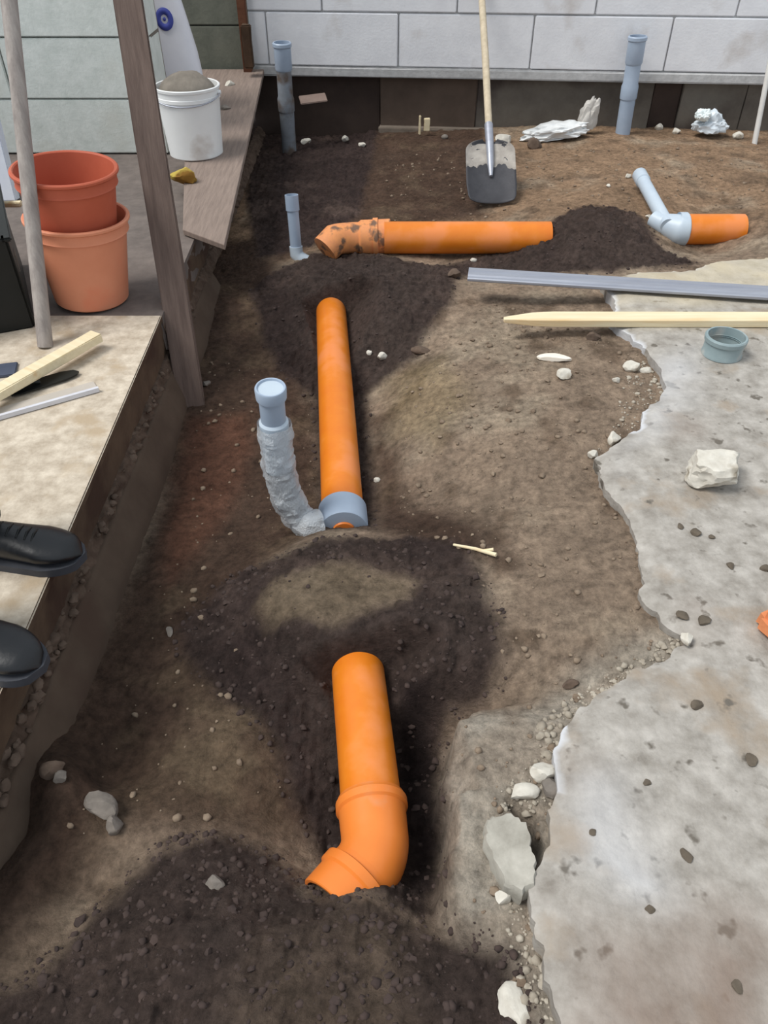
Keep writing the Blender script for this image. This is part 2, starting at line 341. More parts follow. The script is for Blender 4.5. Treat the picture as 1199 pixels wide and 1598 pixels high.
# exposed pipe runs (axis end points), kept clear of soil on their upper half
AX = [(P(517, 488, -.16), P(534, 808, -.16)), (P(560, 1050, -.16), P(584, 1300, -.16)), (P(640, 371, -.055), P(838, 371, -.055)), (P(1070, 358, -.055), P(1142, 358, -.055))]
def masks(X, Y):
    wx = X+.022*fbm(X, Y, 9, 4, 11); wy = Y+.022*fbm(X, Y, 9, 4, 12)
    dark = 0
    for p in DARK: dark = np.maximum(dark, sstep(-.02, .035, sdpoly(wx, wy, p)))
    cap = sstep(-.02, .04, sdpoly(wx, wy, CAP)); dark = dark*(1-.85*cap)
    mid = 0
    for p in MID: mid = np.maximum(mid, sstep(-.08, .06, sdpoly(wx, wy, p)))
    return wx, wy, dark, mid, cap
def soil_height(X, Y, fine=True):
    X = np.asarray(X, float); Y = np.asarray(Y, float)
    wx, wy, dark, mid, cap = masks(X, Y)
    z = tps(X, Y)
    z = np.clip(z, -.30, .04)
    bank = sstep(-.012, .022, sdpoly(X+.018*fbm(X, Y, 20, 4, 31), Y, BANK))
    bank = bank*(1-sstep(YB0, YB1, Y+.02*fbm(X, Y, 10, 3, 33)))
    hi = -.045+.012*fbm(X, Y, 6, 3, 21)
    z = z*(1-bank)+np.maximum(hi, z)*bank
    hole = sstep(-.01, .02, sdpoly(wx, wy, HOLE)); z = z-.09*hole
    d = dark*(1-bank)
    z = z+.010*fbm(X, Y, 7, 4, 3)*(1+d)
    z = z+d*(.024*billow(X, Y, 24, 4, 5)-.009)+(1-d)*.0035*fbm(X, Y, 45, 4, 8)
    lumps = vnoise(X*34, Y*34, 77)
    z = z+(.6*d+.25*mid+.12)*.010*sstep(.62, .85, lumps)
    if fine: z = z+d*(.008*billow(X, Y, 70, 3, 9)+.004*sstep(.6, .9, vnoise(X*70, Y*70, 78)))+(1-d)*.0022*fbm(X, Y, 110, 2, 10)
    for a, b in AX:
        ax, ay, az = a; ex, ey = b.x-ax, b.y-ay; L2 = ex*ex+ey*ey
        t = ((X-ax)*ex+(Y-ay)*ey)/L2; tt = np.clip(t, 0, 1); L1 = math.sqrt(L2)
        dist = np.hypot(X-ax-ex*tt, Y-ay-ey*tt)
        over = (np.maximum(-t, 0)+np.maximum(t-1, 0))*L1; side_ = np.sqrt(np.maximum(dist**2-over**2, 0))
        lim = az-.012+np.maximum(side_-.058, 0)*1.1+np.maximum(over*6+.012*fbm(X, Y, 30, 3, 91)*(over > 0), 0)
        z = np.minimum(z, np.where(over < .10, lim, 9))
    return z
def sz(x, y): return float(soil_height(np.array([x]), np.array([y]), False)[0])
def S(px, py):
    """soil point seen at a photograph pixel"""
    z = -.08
    for _ in range(6):
        p = P(px, py, z); z = .5*z+.5*sz(p.x, p.y)
    p = P(px, py, z); return Vector((p.x, p.y, sz(p.x, p.y)))

ROWS, COLS = 780, 560
v = np.linspace(0, 1, ROWS); Yr = -.5+5.45*(v*.62+.38*v*v)
u = np.linspace(0, 1, COLS)
YY = np.repeat(Yr[:, None], COLS, 1); XL = -.80; XR = .62+.42*np.maximum(YY, 0)
XX = XL+(XR-XL)*u[None, :]
ZZ = soil_height(XX.ravel(), YY.ravel()).reshape(XX.shape)
me = bpy.data.meshes.new('soil_ground')
nv = ROWS*COLS; me.vertices.add(nv)
me.vertices.foreach_set('co', np.stack([XX, YY, ZZ], -1).ravel().astype(np.float32))
i = np.arange(nv).reshape(ROWS, COLS)
q = np.stack([i[:-1, :-1], i[:-1, 1:], i[1:, 1:], i[1:, :-1]], -1).reshape(-1, 4)
me.loops.add(q.size); me.loops.foreach_set('vertex_index', q.ravel().astype(np.int32))
me.polygons.add(len(q)); me.polygons.foreach_set('loop_start', np.arange(0, q.size, 4, dtype=np.int32))
me.update(calc_edges=True); me.polygons.foreach_set('use_smooth', [True]*len(q))
# colour of the different earths, plus painted shade in the deep gap
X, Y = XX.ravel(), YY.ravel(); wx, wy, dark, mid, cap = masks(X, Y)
def C(*c): return np.array(lin(c))[None, :]
def mixc(a, b, t): return a*(1-t[:, None])+b*t[:, None]
dry = C(141, 123, 106); col = np.repeat(dry, nv, 0)
col = mixc(col, C(138, 114, 92), sstep(2.9, 3.3, Y))
col = mixc(col, C(156, 142, 124), .6*sstep(0, .5, fbm(X, Y, 5, 4, 40)))
col = mixc(col, C(94, 78, 64), .7*sstep(.1, .6, fbm(X, Y, 11, 4, 44)))
col = mixc(col, C(70, 54, 45), .95*mid)
col = mixc(col, C(96, 80, 65), .7*mid*sstep(.05, .5, fbm(X, Y, 8, 4, 48)))
LP_ = sstep(-.05, .05, sdpoly(wx, wy, LEFTP)); col = mixc(col, C(112, 96, 78), .8*LP_*(.4+.6*sstep(-.2, .3, fbm(X, Y, 13, 3, 57))))
col = mixc(col, C(108, 70, 54), .45*sstep(-.03, .06, sdpoly(wx, wy, RED)))
col = mixc(col, C(132, 116, 86), .5*sstep(-.05, .06, sdpoly(wx, wy, YEL)))
col = mixc(col, C(172, 163, 150), .9*sstep(-.05, .03, sdpoly(wx, wy, DUST))*(.55+.45*sstep(-.3, .3, fbm(X, Y, 12, 3, 60))))
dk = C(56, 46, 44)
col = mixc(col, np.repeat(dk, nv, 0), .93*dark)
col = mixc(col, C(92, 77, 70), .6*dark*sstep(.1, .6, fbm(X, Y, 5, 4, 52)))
dp = sstep(-.01, .03, sdpoly(wx, wy, DEEP)); col = mixc(col, C(40, 32, 31), .9*dp)  # gap right of the near pipe: moist soil with shade painted over it
b2 = dark*sstep(-.05, .05, sdpoly(wx, wy, BROWNM)); col = mixc(col, C(98, 84, 72), .75*b2*(.5+.5*sstep(-.3, .3, fbm(X, Y, 16, 3, 58))))
col = mixc(col, C(112, 98, 81), .85*cap)
col = col*1.38
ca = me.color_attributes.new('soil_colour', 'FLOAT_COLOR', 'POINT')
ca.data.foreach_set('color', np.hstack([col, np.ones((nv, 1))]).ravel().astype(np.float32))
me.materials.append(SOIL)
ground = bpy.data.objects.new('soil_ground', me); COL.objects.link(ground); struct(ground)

# ================================================================== RIGHT CONCRETE FLOOR
EDGE = [(1300, 385), (1199, 398), (1120, 405), (1085, 418), (1000, 420), (965, 428), (940, 430), (950, 450), (962, 478), (955, 500), (985, 520), (1012, 545), (1028, 566), (1043, 596), (1030, 618), (1006, 640), (1000, 662),
        (962, 690), (930, 712), (938, 745), (962, 772), (978, 800), (1000, 835), (1003, 890), (1002, 935), (1030, 958), (1070, 985), (1066, 1005), (1018, 1032), (965, 1062), (930, 1080), (898, 1112), (872, 1140), (864, 1172), (872, 1205),
        (868, 1240), (850, 1262), (856, 1316), (836, 1362), (832, 1420), (842, 1470), (856, 1530), (872, 1598), (890, 1700)]
edge = [P(x, y, 0).xy for x, y in EDGE]
poly = []
for a, b in zip(edge[:-1], edge[1:]):
    L = (b-a).length; k = max(1, int(L/.007))
    for j in range(k):
        p = a.lerp(b, j/k)
        nn = Vector((float(fbm(np.array([p.x]), np.array([p.y]), 28, 3, 5)[0]), float(fbm(np.array([p.x]), np.array([p.y]), 28, 3, 6)[0])))*.016
        poly.append(p+nn)
poly.append(edge[-1]); poly += [Vector((.3, -.6)), Vector((3.2, -.6)), Vector((3.2, edge[0].y))]
nb_ = len(poly)
gx, gy = np.meshgrid(np.arange(0, 3.2, .03), np.arange(-.58, 3.3, .03)); gx = gx.ravel()+rng.uniform(-.01, .01, gx.size); gy = gy.ravel()+rng.uniform(-.01, .01, gy.size)
sdv = sdpoly(gx, gy, [tuple(p) for p in poly]); keep = sdv > .012
gx2, gy2 = np.meshgrid(np.arange(0, 2.2, .011), np.arange(-.3, 2.8, .011)); gx2 = gx2.ravel()+rng.uniform(-.003, .003, gx2.size); gy2 = gy2.ravel()+rng.uniform(-.003, .003, gy2.size)
s2 = sdpoly(gx2, gy2, [tuple(p) for p in poly]); k2 = (s2 > .009) & (s2 < .022)
gx = np.concatenate([gx[keep & (sdv > .03)], gx2[k2]]); gy = np.concatenate([gy[keep & (sdv > .03)], gy2[k2]]); keep = np.ones(len(gx), bool)
pts = poly+[Vector((a, b)) for a, b in zip(gx[keep], gy[keep])]
res = delaunay_2d_cdt(pts, [], [list(range(nb_))], 1, 1e-5)
vo, fo = res[0], res[2]
vx = np.array([p.x for p in vo]); vy = np.array([p.y for p in vo])
dd = np.abs(sdpoly(vx, vy, [tuple(p) for p in poly]))
vz = .0025*fbm(vx, vy, 5, 3, 70)-.010*(1-sstep(0, .03, dd))
V = [(a, b, c) for a, b, c in zip(vx, vy, vz)]; F = [tuple(f) for f in fo]
# skirt round the broken edge
ed = {}
for f in F:
    for a, b in zip(f, f[1:]+f[:1]): ed[(a, b)] = 1
bd = [(a, b) for a, b in ed if (b, a) not in ed]
low = {}
for a, b in bd:
    for k in (a, b):
        if k not in low:
            low[k] = len(V); V.append((vx[k]+.004, vy[k], -.075))
for a, b in bd: F.append((b, a, low[a], low[b]))
fl = mesh_obj('floor', V, F, CONC, sharp=50); struct(fl)
# dark pits and a long hairline crack of the floor are carried by the material below
def floor_detail(m):
    nt = m.node_tree; N = nt.nodes; L = nt.links; b = N['Principled BSDF']; src = b.inputs['Base Color'].links[0].from_socket
    tc = N.new('ShaderNodeTexCoord')
    vr = N.new('ShaderNodeTexNoise'); vr.inputs['Scale'].default_value = 24; vr.inputs['Detail'].default_value = 3
    L.new(tc.outputs['Object'], vr.inputs['Vector'])
    r = N.new('ShaderNodeValToRGB'); r.color_ramp.elements[0].position = .625; r.color_ramp.elements[1].position = .70; L.new(vr.outputs['Fac'], r.inputs[0])
    mx = N.new('ShaderNodeMix'); mx.data_type = 'RGBA'; L.new(r.outputs[0], mx.inputs[0]); L.new(src, mx.inputs[6]); mx.inputs[7].default_value = (*lin((104, 98, 90)), 1)
    out = mx.outputs[2]
    for ch, c_ in (('bloom_and_lit_lip', (196, 197, 200)), ('brown_stain', (124, 106, 94)), ('sand_dust', (196, 184, 158))):
        a_ = N.new('ShaderNodeAttribute'); a_.attribute_name = ch
        m2 = N.new('ShaderNodeMix'); m2.data_type = 'RGBA'; L.new(a_.outputs['Fac'], m2.inputs[0]); L.new(out, m2.inputs[6]); m2.inputs[7].default_value = (*lin(c_), 1); out = m2.outputs[2]
    L.new(out, b.inputs['Base Color'])
fv = np.array([v.co[:] for v in fl.data.vertices]); fx, fy = fv[:, 0], fv[:, 1]; fx = fx+.04*fbm(fx, fy, 6, 3, 80); fy = fy+.04*fbm(fx, fy, 6, 3, 81)
def blobs(l):
    r_ = 0
    for pl, a_ in l: r_ = np.maximum(r_, a_*sstep(-.05, .09, sdpoly(fx, fy, pp(pl, 0))))
    return r_
grain = .6+.4*sstep(-.4, .4, fbm(fx, fy, 14, 3, 82))
ST = {'bloom_and_lit_lip': blobs([([(900, 1230), (960, 1215), (1000, 1290), (1050, 1400), (960, 1400), (900, 1340)], .95), ([(1010, 560), (1100, 540), (1080, 640), (990, 700), (960, 740)], .5)]),
      'brown_stain': blobs([([(880, 1420), (1000, 1440), (1100, 1380), (1220, 1420), (1250, 1700), (880, 1700)], .9), ([(1040, 650), (1110, 660), (1110, 690), (1040, 690)], .5), ([(880, 1180), (950, 1200), (900, 1240), (870, 1240)], .6), ([(1060, 940), (1100, 930), (1120, 990), (1070, 1010)], .5)]),
      'sand_dust': blobs([([(960, 400), (1300, 380), (1300, 470), (960, 480)], .8), ([(960, 480), (1250, 500), (1150, 520), (980, 515)], .4)])}
for k_, v_ in ST.items():
    v_ = np.maximum(v_, 1.3*(1-sstep(.002, .012, np.abs(sdpoly(fv[:, 0], fv[:, 1], [tuple(p) for p in poly]))))*(fbm(fv[:, 0], fv[:, 1], 5, 2, 85) > -.1)) if k_ == 'bloom_and_lit_lip' else v_  # bright lip on the broken edge: clean concrete with edge light painted in
    at_ = fl.data.attributes.new(k_, 'FLOAT', 'POINT'); at_.data.foreach_set('value', (v_*grain).astype(np.float32))
floor_detail(CONC)

# ================================================================== LEFT PLATFORM
PZ = .05
def strip(name, prof_near, prof_far, y0, y1, m, ny=140, amp=.004, f=14, seed=0):
    """a long surface swept from y0 to y1 through a cross-section of (x, z) points"""
    pts = []; k = len(prof_near); dens = 6
    cs = []
    for i in range(k-1):
        for j in range(dens): cs.append((i, j/dens))
    cs.append((k-2, 1.0)); nc = len(cs)
    V = []
    for r in range(ny+1):
        t = r/ny; y = y0+(y1-y0)*t
        for i, s in cs:
            a = Vector(prof_near[i]).lerp(Vector(prof_near[i+1]), s); b = Vector(prof_far[i]).lerp(Vector(prof_far[i+1]), s)
            p = a.lerp(b, t); V.append([p.x, y, p.y])
    V = np.array(V); am = amp if np.isscalar(amp) else np.array([amp[i] for i, s in cs]*(ny+1))
    nn = fbm(V[:, 1]+V[:, 2]*2, V[:, 2]*1.5+V[:, 0], f, 4, seed)
    V[:, 0] += am*nn
    F = [(r*nc+i, r*nc+i+1, (r+1)*nc+i+1, (r+1)*nc+i) for r in range(ny) for i in range(nc-1)]
    return mesh_obj(name, V, F, m, sharp=60)
YSPL = P(240, 492, PZ).y
# screed plate: top with its clean front edge
bm = bmesh.new()
xa, xb = -.660, -.688
vs = [(-2.6, -.6), (xa, -.6), (xa, .8), (xb, YSPL), (-2.6, YSPL)]
top = [bm.verts.new((x, y, PZ)) for x, y in vs]; bot = [bm.verts.new((x, y, PZ-.018)) for x, y in vs]
bm.faces.new(top); bm.faces.new(bot[::-1])
for i in range(5): bm.faces.new((top[i], bot[i], bot[(i+1) % 5], top[(i+1) % 5]))
bmesh.ops.recalc_face_normals(bm, faces=bm.faces)
bmesh.ops.bevel(bm, geom=[e for e in bm.edges if all(abs(v.co.z-PZ) < 1e-6 for v in e.verts)], offset=.003, segments=2, affect='EDGES')
ps = bm_obj('screed_platform', bm, SCREED); struct(ps); ps.data.materials.append(FACE)
for p_ in ps.data.polygons:
    if abs(p_.normal.z) < .3: p_.material_index = 1
bm = bmesh.new()
vs = [(-2.6, YSPL+.002), (-.688, YSPL+.002), (-.75, 4.9), (-2.6, 5.1)]
top = [bm.verts.new((x, y, PZ-.004)) for x, y in vs]; bot = [bm.verts.new((x, y, PZ-.12)) for x, y in vs]
bm.faces.new(top); bm.faces.new(bot[::-1])
for i in range(4): bm.faces.new((top[i], bot[i], bot[(i+1) % 4], top[(i+1) % 4]))
bmesh.ops.recalc_face_normals(bm, faces=bm.faces)
struct(bm_obj('rear_platform', bm, DGREYC))
struct(strip('platform_side', [(-.80, PZ-.018), (-.667, PZ-.018), (-.672, -.09)], [(-.80, PZ-.018), (-.694, PZ-.018), (-.697, -.09)], -.6, YSPL, FACE, amp=(.001, .004), seed=2))
struct(strip('rubble_layer', [(-.70, -.078), (-.676, -.082), (-.658, -.125)], [(-.73, -.078), (-.703, -.082), (-.685, -.125)], -.6, 4.8, mat('rubble_band', (66, 52, 43), (100, 84, 72), 26, rough=.95, bump=.9), ny=900, amp=(.012, .012), f=42, seed=5))
fo_ = strip('footing_side', [(-.69, -.110), (-.652, -.114), (-.612, -.19), (-.585, -.36)], [(-.71, -.110), (-.678, -.114), (-.642, -.19), (-.62, -.36)], -.6, 2.9, FACE2, ny=200, amp=.0015, f=8, seed=7)
struct(fo_)
struct(strip('footing_base', [(-.74, -.115), (-.70, -.118), (-.69, -.36)], [(-.75, -.115), (-.72, -.118), (-.70, -.36)], -.6, 4.8, FACE, ny=400, amp=.014, f=16, seed=9))
struct(strip('rear_side', [(-.70, PZ-.02), (-.688, PZ-.02), (-.685, -.085)], [(-.76, PZ-.02), (-.75, PZ-.02), (-.745, -.085)], YSPL, 4.8, FACE, amp=(.001, .008), seed=12))

V0, F0 = ICO[2]; VV = []; FF = []; cn = 0; rr = np.random.RandomState(12)
for k in range(230):
    y_ = rr.uniform(.1, 3.2); x_ = -.674-.012*(y_-.8)/1.2*1.6+rr.uniform(-.016, .012); s_ = rr.uniform(.004, .014)
    q = V0*(1+rr.uniform(-.25, .25, V0.shape))*np.array([s_, s_*rr.uniform(.8, 1.5), s_*.8])+np.array([x_, y_, -.088+rr.uniform(-.02, .006)])
    VV.append(q); FF += [tuple(i_+cn for i_ in f) for f in F0]; cn += len(q)
o = mesh_obj('rubble_lumps', np.concatenate(VV), FF, ROCKB, sharp=40); o['kind'] = 'stuff'; tag(o, 'crumbled brown mortar lumps in a band under the platform slab', 'rubble')
# ================================================================== WALLS
WA = math.radians(-4.6)
wall = struct(empty('wall_back', (0, 4.83, 0), rot=(0, 0, WA)))
def block(name, parent, x0, x1, z0, z1, y, dep, m, seed, bev=.004):
    r = random.Random(seed); yy = y+r.uniform(-.002, .003)
    bm = box_bm(x1-x0, dep, z1-z0, bev, ((x0+x1)/2, yy+dep/2, (z0+z1)/2))
    o = bm_obj(name, bm, m, parent); return o
bmx = box_bm(4.24, .17, 1.70, 0, (1.33, .10, 1.02))
bm_obj('mortar_core', bmx, MORTAR, wall)
z0 = .215; course = .256; bl = .72; g = .004
def wallx(px, py):
    """wall-local x of a pixel on the back wall"""
    a = P(px, py, d=4.83); return a.x/math.cos(WA)
starts = [wallx(1035, 60), wallx(925, 8)]
for c in range(6):
    zz = z0+c*course; s = starts[c % 2]; k = 0
    x = s
    while x > -.85: x -= bl
    while x < 3.4:
        a = max(x, -.80); b = min(x+bl, 3.4)
        if b-a > .05:
            block('wall_block', wall, a+g, b-g, zz+g, zz+course-g, 0, .19, BLOCK, 100*c+k)
        x += bl; k += 1
# light ledge under the first course, recessed plinth
bm = box_bm(4.18, .22, .05, .006, (1.33, .105, .188), cuts=6, wob=.002); bm_obj('mortar_ledge', bm, MORTAR, wall)
xs = [-1.3, wallx(592, 170), wallx(742, 170), wallx(1008, 170), wallx(1050, 170), wallx(1145, 170), 3.4]
for k in range(6):
    m = [PLINTHD, PLINTHD, PLINTH, PLINTHD, PLINTH, PLINTH][k]
    if k == 1: m = mat('brown_plinth', (78, 66, 58), (96, 82, 72), 6, rough=.95, bump=.4)
    bm = box_bm(xs[k+1]-xs[k]-.002, .16, .50, .004, ((xs[k]+xs[k+1])/2, .13+(.012 if k in (0, 3) else 0), -.08), cuts=2, wob=.002, seed=k)
    bm_obj('plinth_section', bm, m, wall)
bm = box_bm(3.4-wallx(590, 200), .06, .30, .006, ((3.4+wallx(590, 200))/2, .035, -.245), cuts=4, wob=.002); bm_obj('footing_step', bm, mat('footing_step', (108, 98, 88), (134, 122, 110), 9, rough=.95, bump=.5), wall)
# near left wall of grey blocks
wl = struct(empty('wall_left', (0, P(150, 240, PZ).y, 0)))
xr = P(258, 200, d=3.83).x
bm_obj('mortar_core', box_bm(1.9, .15, 1.30, 0, (xr-.955, .12, .68)), MORTD, wl)
hz = [PZ, P(100, 155, d=3.83).z]
for c in range(5):
    a = PZ if c == 0 else hz[1]+(c-1)*.24; b = hz[1]+c*.24
    x = xr; k = 0; ln = (xr-P(237, 200, d=3.83).x) if c < 3 else .3
    while x > xr-1.9:
        x2 = max(x-ln, xr-1.9)
        if x-x2 > .04: block('wall_block', wl, x2+.003, x-.003, a+.003, b-.003, 0, .18, BLOCKG, 700+10*c+k)
        x -= ln; ln = .60; k += 1
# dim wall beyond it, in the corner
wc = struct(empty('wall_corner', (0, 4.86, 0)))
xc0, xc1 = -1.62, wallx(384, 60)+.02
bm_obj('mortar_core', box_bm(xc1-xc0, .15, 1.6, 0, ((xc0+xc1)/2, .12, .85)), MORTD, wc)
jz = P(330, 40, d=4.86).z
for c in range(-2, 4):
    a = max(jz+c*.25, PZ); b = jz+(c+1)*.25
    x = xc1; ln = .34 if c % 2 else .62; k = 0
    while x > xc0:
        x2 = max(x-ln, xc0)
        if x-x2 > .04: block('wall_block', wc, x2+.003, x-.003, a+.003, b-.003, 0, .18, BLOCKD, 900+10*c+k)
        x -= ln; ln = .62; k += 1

# ================================================================== DRAIN PIPES
def bend(p, d, ang_axis, ang, R, n=10):
    """arc points from p heading d, turning by ang round ang_axis"""
    d = Vector(d).normalized(); ax = Vector(ang_axis).normalized(); c = ax.cross(d)*R*(1 if ang > 0 else -1); out = []
    cen = p+c
    for i in range(n+1):
        out.append(cen+Matrix.Rotation(ang*i/n, 3, ax) @ (-c))
    return out, Matrix.Rotation(ang, 3, ax) @ d
# near run: orange pipe with bend
a = P(557, 1030, -.16); b = P(582, 1275, -.16); dr = (b-a).normalized(); R0 = .055
t = empty('orange_drain_pipe', a, 'thick orange drain pipe nearest the camera, ending in an angled elbow', 'pipe')
L = (b-a).length; loc = lambda s: dr*s
o = tube('pipe_run', [loc(-.06), loc(L-.02)], R0, ORANGE, t, 48)
s0 = L-.035
bp_, d2 = bend(loc(L+.035), dr, (0, 0, 1), math.radians(-46), .085, 10)
pts = [loc(s0), loc(s0), loc(s0+.006), loc(s0+.008), loc(s0+.022), loc(s0+.026), loc(L+.03)]
rad = [R0, R0+.006, R0+.008, R0+.010, R0+.010, R0+.0055, R0+.004]
ex = bp_[-1]
pts += bp_[1:]; rad += [R0+.004]*10
mo = tube('elbow', pts, rad, ORANGE2, t, 48, sharp=28, capa=False, capb=False)
e = [ex-d2*.010, ex+d2*.010, ex+d2*.014, ex+d2*.030, ex+d2*.034, ex+d2*.075, ex+d2*.077, ex+d2*.077, ex+d2*.02]
er = [R0+.003, R0+.005, R0+.013, R0+.013, R0+.008, R0+.008, R0+.006, R0+.001, R0+.001]
sk = tube('socket', e, er, ORANGE2, mo, 48, sharp=28, capa=False, capb=True)
for nm, ss in (('seam', s0+.001),): pass
# middle run: orange pipe ending in the grey reducer
a = P(516, 470, -.16); b = P(535, 800, -.16); dr = (b-a).normalized(); L = (b-a).length
t = empty('orange_drain_pipe', a, 'long straight orange drain pipe between two soil mounds, grey collar at its near end', 'pipe')
tube('pipe_run', [dr*0, dr*L], R0, ORANGE, t, 48)
c0 = L-.014
cl = tube('collar', [dr*c0, dr*c0, dr*(c0+.004), dr*(c0+.075), dr*(c0+.082), dr*(c0+.082)], [R0, R0+.005, R0+.008, R0+.008, R0+.005, R0-.030], GREY, t, 48)
cl['label'] = 'pale grey plastic collar'
e0 = dr*(c0+.083)
lt = tube('outlet_lip', [e0, e0+dr*.005], [R0-.026, R0-.028], ORANGE2, t, 40)
# grey riser in film beside it
base = P(486, 822, -.165); tp = P(422, 604, d=base.y-.02)
up = (tp-base).normalized()
root = base+Vector((.03, .0, -.01))
r1 = P(456, 800, -.14); 
t = empty('grey_riser_pipe', (r1.x, r1.y, -.2), 'grey riser pipe wrapped in clear film, capped top, standing left of middle orange pipe', 'pipe')
O = Vector((r1.x, r1.y, -.2)); loc = lambda p: Vector(p)-O
m1 = P(435, 740, d=base.y+.0); m0 = P(450, 790, d=base.y)
path = [P(498, 822, -.15), P(484, 820, -.145), P(470, 812, d=base.y), P(455, 790, d=base.y), P(445, 765, d=base.y), P(436, 730, d=base.y)]
tube('elbow', [loc(p) for p in path], [.027, .029, .032, .0335, .0335, .033], GREYD, t, 32, capb=False)
q1 = P(436, 730, d=base.y); q2 = P(427, 655, d=base.y-.01); q3 = P(422, 604, d=base.y-.02)
dd_ = (q3-q2).normalized()
body = tube('pipe_run', [loc(q1), loc(q1.lerp(q2, .3)), loc(q1.lerp(q2, .31)), loc(q1.lerp(q2, .96)), loc(q2)], [.032, .032, .0335, .0335, .029], GREYL, t, 36)
tube('socket', [loc(q2), loc(q3-dd_*.03), loc(q3-dd_*.028), loc(q3-dd_*.004), loc(q3), loc(q3), loc(q3-dd_*.006)], [.0285, .0285, .034, .035, .033, .030, .0285], GREY, t, 36, capb=False)
lid = tube('lid', [loc(q3-dd_*.010), loc(q3-dd_*.005)], .0288, GREYL, t, 32); lid['label'] = 'pale cap closing the top'
# crumpled film collar round the foot
def film_tube(name, pts, r, parent, m, seed, amp=.007, seg=40, n=60):
    P_ = [Vector(p) for p in pts]; cum = [0]
    for a_, b_ in zip(P_, P_[1:]): cum.append(cum[-1]+(b_-a_).length)
    sp = []
    for i in range(n+1):
        s = cum[-1]*i/n
        for j in range(len(P_)-1):
            if s <= cum[j+1]+1e-9: sp.append(P_[j].lerp(P_[j+1], (s-cum[j])/(cum[j+1]-cum[j]))); break
    V, F = tube_geo(sp, [r]*len(sp), seg, False, False)
    V = [Vector(v) for v in V]
    for i, v in enumerate(V):
        c = sp[i//seg]; k = i % seg; s = i//seg
        f = amp*float(billow(np.array([s*.22+seed]), np.array([8*math.cos(2*math.pi*k/seg)*.25+4+s*.05]), 1.0, 3, seed)[0])
        V[i] = v+(v-c).normalized()*f
    return mesh_obj(name, V, F, m, parent, sharp=25)
FILMC = bpy.data.materials.new('clear_film'); FILMC.use_nodes = True
_b = FILMC.node_tree.nodes['Principled BSDF']; _b.inputs['Base Color'].default_value = (.8, .84, .88, 1); _b.inputs['Roughness'].default_value = .22; _b.inputs['Alpha'].default_value = .5; _b.inputs['Specular IOR Level'].default_value = .8
_n = FILMC.node_tree.nodes.new('ShaderNodeTexNoise'); _n.inputs['Scale'].default_value = 45; _bb = FILMC.node_tree.nodes.new('ShaderNodeBump'); _bb.inputs['Strength'].default_value = 1.0; _bb.inputs['Distance'].default_value = .004
FILMC.node_tree.links.new(_n.outputs['Fac'], _bb.inputs['Height']); FILMC.node_tree.links.new(_bb.outputs[0], _b.inputs['Normal'])
fm = film_tube('film_wrap', [loc(p) for p in [P(497, 820, -.15), P(484, 822, -.145), P(470, 812, d=base.y), P(455, 790, d=base.y), P(445, 765, d=base.y), P(436, 730, d=base.y), P(428, 660, d=base.y-.01)]], .034, t, FILMC, 3, amp=.014)
fm['label'] = 'crumpled clear plastic film'
# transverse run
za = -.055; RT = .062
a = P(600, 371, za); b = P(858, 371, za); 
t = empty('orange_drain_pipe', a, 'orange drain pipe lying crosswise behind the grey metal straightedge', 'pipe')
dr = (b-a); L = dr.length; dr = dr.normalized()
tube('pipe_run', [dr*0, dr*L], RT, ORANGE, t, 48)
t = empty('orange_pipe_elbow', P(580, 364, za-.01), 'muddy pale orange elbow fitting at left end of the crosswise pipe', 'pipe fitting')
O = t.location.copy(); c0 = P(610, 369, za-.004)
d_ = Vector((-1, .02, -.05)).normalized()
bp_, d3 = bend(c0+d_*.12-O, d_, (0, .15, 1), math.radians(42), .16, 10)
tube('elbow_body', [c0-O, c0+d_*.002-O, c0+d_*.12-O]+bp_[1:]+[bp_[-1]+d3*.05+Vector((0, 0, -.03))], [.066, .068, .068]+[.060]*10+[.058], PALEOR, t, 40)
tube('rim', [c0+d_*.05-O, c0+d_*.05-O, c0+d_*.07-O, c0+d_*.07-O], [.066, .074, .074, .066], PALEOR, t, 40)
# right transverse pipe, reducer and thin branch
a = P(1062, 358, za); b = P(1158, 358, za)
t = empty('orange_drain_pipe', a, 'short stub of orange drain pipe at far right with a pale blue reducer', 'pipe')
dr = (b-a); L = dr.length; dr = dr.normalized()
tube('pipe_run', [dr*0, dr*L], .060, ORANGE, t, 40)
r_ = tube('reducer', [dr*.022, dr*.022, dr*.018, dr*-.012, dr*-.018, P(1028, 346, za+.015)-a, P(1020, 341, za+.02)-a, P(1020, 341, za+.02)-a], [.055, .064, .067, .067, .060, .036, .034, .02], GREYL, t, 40)
r_['label'] = 'pale blue-grey plastic reducer'
a = P(1042, 352, za+.02); b = P(998, 272, .02)
t = empty('grey_branch_pipe', a, 'thin light grey pipe slanting from the pale blue reducer at far right', 'pipe')
d_ = (b-a); L = d_.length; d_ = d_.normalized()
tube('pipe_run', [d_*0, d_*(L-.07)], .028, GREYL, t, 32)
tube('socket', [d_*(L-.075), d_*(L-.072), d_*(L-.004), d_*L, d_*L, d_*(L-.05)], [.028, .032, .032, .030, .026, .025], GREYL, t, 32)
# thin pipe at the left mound
a = P(463, 396, -.13); b = P(455, 304, d=a.y+.03)
t = empty('grey_branch_pipe', a, 'thin upright grey pipe with a small elbow beside the left soil mound', 'pipe')
d_ = (b-a); L = d_.length; d_ = d_.normalized()
tube('pipe_run', [d_*0, d_*(L-.06), d_*(L-.058), d_*L, d_*L, d_*(L-.05)], [.023, .023, .027, .027, .023, .022], GREY, t, 32)
tube('elbow', [d_*.03, d_*.0, Vector((.012, -.006, -.016)), Vector((.045, -.012, -.03))], [.027, .028, .028, .026], GREYL, t, 28)
